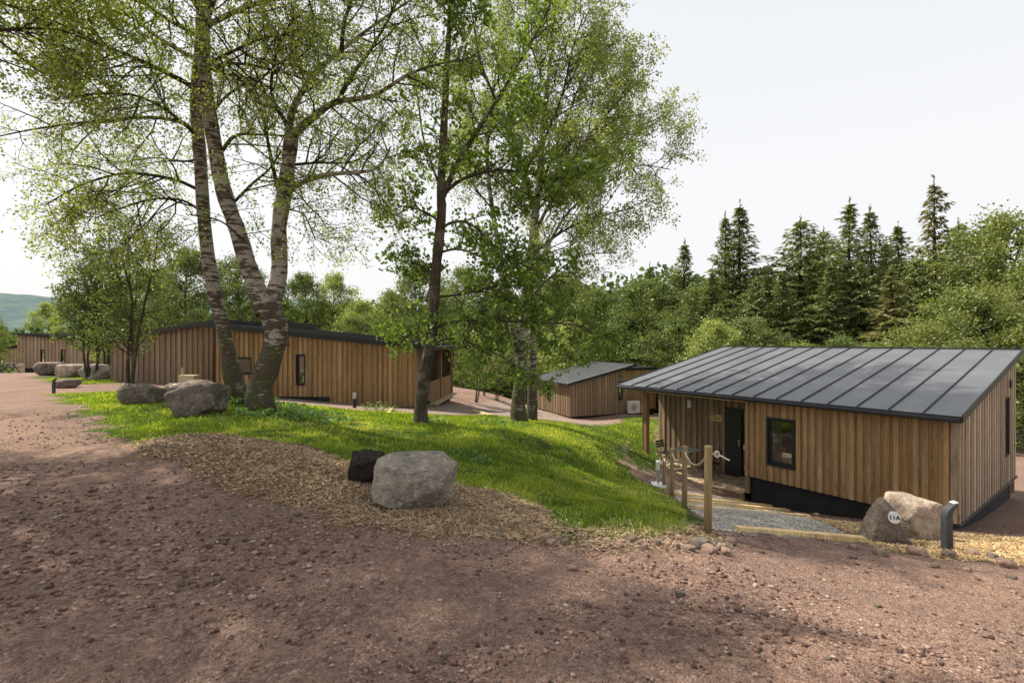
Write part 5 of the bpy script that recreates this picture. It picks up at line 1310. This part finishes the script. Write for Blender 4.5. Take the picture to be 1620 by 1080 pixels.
def curved_bollard(px,py,D,hpx,lab,light=True):
    g=at(px,py,D); g[2]=g1(g[0],D); h=hpx/FPX*D; root=empty('path_bollard',g,lab,'bollard')
    w=h*.14; dpt=h*.15
    # profile in x (curving right), extruded in y
    n=12; L_=[];R__=[]
    L_.append((-w/2,-.05)); L_.append((-w/2,h*.72)); R__.append((w/2,-.05)); R__.append((w/2,h*.66))
    for i in range(1,n+1):
        a=i/n*math.radians(62); R1=h*.42; cx=-w/2+R1; L_.append((cx-R1*math.cos(a),h*.72+R1*math.sin(a)*.75))
        R2=h*.42-w*(1-.62*i/n); R__.append((cx-R2*math.cos(a),h*.66+(h*.72-h*.66)*i/n+R2*math.sin(a)*.75))
    V=[]; yy=(-dpt/2,dpt/2)
    for y in yy:
        for (x,z) in L_+R__[::-1]: V.append((x,y,z))
    m=len(L_)+len(R__); F=[tuple(range(m)),tuple(range(m,2*m))[::-1]]+[(i,(i+1)%m,m+(i+1)%m,m+i) for i in range(m)]
    me=mesh_np('body',np.array(V),[f[::-1] for f in F],M['grey']); 
    # triangulate concave caps through strips
    nL=len(L_); F=[]
    for i in range(nL-1):
        a,b,c,d=i,i+1,m-2-i,m-1-i
        F.append((a,b,c,d)[::-1]); F.append((m+a,m+b,m+c,m+d))
        F.append((a,b,m+b,m+a)); F.append((d,c,m+c,m+d)[::-1])
    F.append((nL-1,nL,m+nL,m+nL-1))
    me=mesh_np('body',np.array(V),F,M['grey']); bd=link('body',me,root)
    bd.modifiers.new('b','BEVEL').width=.004
    if light:
        lx,lz=L_[-1]; rx,rz=R__[-1]
        b=MB(); b.box(g+np.array([lx-.03,-dpt*.42,lz-.004]),[.05,0,0.012],[0,dpt*.84,0],[0,0,.012]); b.build('light_strip',M['white'],root)
curved_bollard(1498,872,6.2,76,'dark grey curved light bollard right of the 11A stone')
b=at(85,612,20.5)
curved_bollard(85,614,17,24,'short dark bollard on the verge by the low flat rock')

def lamp():
    D=11.4; g=at(1041,771,D); g[2]=g1(g[0],D)+.01; root=empty('garden_lamp',g,'low white-headed garden lamp on a white round base by the rope posts','lamp')
    b=MB(); b.tube([g-[0,0,.06],g+[0,0,.02],g+[0,0,.035]],[.19,.19,.175],28); b.build('base',M['white'],root)
    b=MB(); b.tube([g+[0,0,.036],g+[0,0,.36]],[.035,.035],14); b.build('pole',M['steel'],root)
    b=MB(); b.tube([g+[0,0,.361],g+[0,0,.365],g+[0,0,.56],g+[0,0,.575]],[.045,.052,.052,.04],18); b.build('lamp_head',M['white'],root,smooth=False)
    b=MB()
    for k in range(3): a=k*2.1; b.tube([g+np.array([.10*math.cos(a),.10*math.sin(a),.036]),g+np.array([.10*math.cos(a),.10*math.sin(a),.055])],.014,6)
    b.build('bolts',M['steel'],root)
lamp()
def lamp2():
    g=gp(561,645); root=empty('garden_lamp',g,'small black garden lamp with a white head in front of the long cabin wall','lamp'); h=24/FPX*g[1]
    b=MB(); b.tube([g-[0,0,.05],g+[0,0,h*.62]],.06,12); b.build('pole',M['black'],root)
    b=MB(); b.tube([g+[0,0,h*.62+.001],g+[0,0,h]],.062,12); b.build('lamp_head',M['steel'],root)
lamp2()
# beige utility boxes
for (px,py,D,w,h,lab,pipe) in ((294,612,19,24,17,'beige plastered utility box standing behind the dark boulders by the cabin',True),(28,586,40,9,10,'small beige utility box before the distant cabin',False)):
    g=at(px,py,D); g[2]=g1(g[0],D); ww=w/FPX*D; hh=h/FPX*D; zt=E-(py-h-540)/FPX*D
    root=empty('utility_box',g,lab,'utility box')
    b=MB(); b.box(g+[-ww/2,0,-.1],[ww,0,0],[0,.35,0],[0,0,zt-g[2]+.1]); b.build('casing',M['beige'],root)
    b=MB(); b.box(g+[-ww/2-.015,-.015,zt-g[2]+.001],[ww+.03,0,0],[0,.38,0],[0,0,.03]); b.build('lid',M['beige'],root)
    if pipe: b=MB(); b.tube([[g[0]-ww*.4,g[1]+.15,zt+.03],[g[0]-ww*.4,g[1]+.15,zt+.32]],.035,8); b.build('pipe',M['beige'],root)

# table and chairs on the porch
def table():
    g=fA(6.85,.62,E-4.30); root=empty('bistro_table',g,'small square grey-green bistro table on the near cabin porch','table')
    b=MB(); b.box(g+[0,0,.72]-fA.u*.35-fA.v*.35,fA.u*.7,fA.v*.7,[0,0,.022]); b.build('table_top',M['greytable'],root)
    for s1 in (-1,1):
        for s2 in (-1,1):
            b=MB(); b.tube([g+fA.u*.28*s1+fA.v*.25*s2,g-fA.u*.28*s1+fA.v*.25*s2+[0,0,.718]],.014,6); b.build('leg',M['greytable'],root)
table()
def chair(t,s,face,lab):
    g=fA(t,s,E-4.30); root=empty('bistro_chair',g,lab,'chair'); f=fA.u*math.cos(face)+fA.v*math.sin(face); sd=np.array([-f[1],f[0],0])
    b=MB()
    for k in range(5): b.box(g+[0,0,.44]-f*.19+f*.08*k-sd*.2,f*.065,sd*.4,[0,0,.015])
    b.build('seat',M['black'],root)
    b=MB()
    for k in range(3): b.box(g-f*(.205+.02*k)+[0,0,.62+.08*k]-sd*.2,sd*.4,f*.012,[0,0,.06])
    b.build('backrest',M['black'],root)
    for q in (-1,1):
        b=MB(); b.tube([g+f*.2+sd*.19*q,g-f*.20+sd*.19*q+[0,0,.5],g-f*.26+sd*.19*q+[0,0,.86]],.012,6); b.build('leg',M['black'],root)
        b=MB(); b.tube([g-f*.22+sd*.17*q,g+f*.18+sd*.17*q+[0,0,.438]],.012,6); b.build('leg',M['black'],root)
chair(7.72,.75,math.pi,'black slatted bistro chair left of the porch table')
chair(6.0,.75,0,'black slatted bistro chair between the porch table and the door')

# picnic bench, far left
def bench():
    D=38; g=at(3,584,D); g[2]=g1(g[0],D); root=empty('picnic_table',g,'dark picnic table at the far left end of the road','picnic table')
    b=MB(); b.box(g+[-.9,-.35,.72],[1.8,0,0],[0,.7,0],[0,0,.05]); b.build('table_top',M['grey'],root)
    for s in (-1,1):
        b=MB(); b.box(g+[-.9,s*.75-.12,.42],[1.8,0,0],[0,.24,0],[0,0,.04]); b.build('bench_seat',M['grey'],root)
        b=MB(); b.tube([g+[s*.7,-.7,0],g+[s*.7,-.2,.71]],.035,6); b.tube([g+[s*.7,.7,0],g+[s*.7,.2,.71]],.035,6); b.tube([g+[s*.7,-.8,.40],g+[s*.7,.8,.40]],.03,6); b.build('leg_frame',M['grey'],root)
bench()

# wire fence on the right, behind the near cabin
def fence():
    D=24; root=empty('wire_fence',(24.5,D,g1(24.5,D)),'wire stock fence with slanting timber posts behind the near cabin, at right','fence')
    xs_=[22.0,24.6,27.2,30.0]; zg=[g1(x,D) for x in xs_]
    for x,z in zip(xs_,zg):
        b=MB(); b.tube([(x,D,z-.2),(x,D,z+1.5)],.05,8); b.build('fence_post',M['post'],root)
    b=MB(); b.tube([(24.8,D-.1,zg[1]),(24.0,D-.1,zg[1]+1.35)],.05,8); b.build('brace',M['timber'],root)
    b=MB()
    for h in (.25,.45,.65,.85,1.1,1.35): b.tube([(x,D-.06,z+h) for x,z in zip(xs_,zg)],.006,4)
    x=22.0
    while x<30: z=np.interp(x,xs_,zg); b.tube([(x,D-.065,z+.25),(x,D-.065,z+1.1)],.004,3); x+=.3
    b.build('wire',M['steel'],root)
fence()
# bare stalk at the mulch edge
g=gp(858,800); b=MB(); b.tube([g,g+[.0,.0,.07],g+[.012,0,.12],g+[.008,0,.16]],[.006,.006,.005,.003],6); b.tube([g+[.0,0,.07],g+[.02,0,.10]],.004,5)
tag(b.build('dry_stalk',M['twig']),'bare dark stalk sticking up at the right tip of the mulch','twig')

# ------------------------------------------------------------------ light, sky, camera
SUN_EL=math.radians(54); sd=nrm([-.87,.49]); 
az=math.atan2(sd[0],sd[1])     # clockwise from +Y
li=bpy.data.lights.new('sun','SUN'); li.energy=7.5; li.angle=math.radians(.6); li.color=(1,.92,.78)
lo=bpy.data.objects.new('sun',li); COL.objects.link(lo)
tosun=Vector((sd[0]*math.cos(SUN_EL),sd[1]*math.cos(SUN_EL),math.sin(SUN_EL)))
lo.rotation_euler=tosun.to_track_quat('Z','Y').to_euler(); lo.location=(0,0,30)
w=bpy.data.worlds.new('World'); S.world=w; w.use_nodes=True; nt=w.node_tree; bg=nt.nodes['Background']
sky=nt.nodes.new('ShaderNodeTexSky'); sky.sky_type='NISHITA'; sky.sun_disc=False; sky.sun_elevation=SUN_EL; sky.sun_rotation=az; sky.dust_density=6; sky.air_density=1.0
# thin bright cloud veil over the whole sky
tc=nt.nodes.new('ShaderNodeTexCoord'); sxz=nt.nodes.new('ShaderNodeSeparateXYZ'); L(nt,tc.outputs['Generated'],sxz.inputs[0])
hazecol=ramp(nt,sxz.outputs[2],[(0,(1,1,1)),(.30,(.99,.995,1)),(.62,(.90,.92,.95)),(1,(.60,.63,.68))])
hz=nt.nodes.new('ShaderNodeVectorMath'); hz.operation='SCALE'; hz.inputs['Scale'].default_value=11.0; L(nt,hazecol,hz.inputs[0])
veil=mix(nt,.83,sky.outputs[0],hz.outputs[0])
L(nt,veil,bg.inputs[0]); bg.inputs[1].default_value=.10
cam=bpy.data.cameras.new('Camera'); co=bpy.data.objects.new('Camera',cam); COL.objects.link(co)
co.location=(0,0,E); co.rotation_euler=(math.radians(90),0,0); cam.sensor_width=36; cam.lens=36*FPX/1620; cam.clip_end=6000; cam.clip_start=.05
S.camera=co
S.view_settings.view_transform='Standard'; S.view_settings.look='None'; S.view_settings.exposure=0; S.view_settings.gamma=1
S.cycles.max_bounces=6; S.cycles.diffuse_bounces=3; S.cycles.transmission_bounces=3; S.cycles.glossy_bounces=2
S.cycles.use_denoising=True
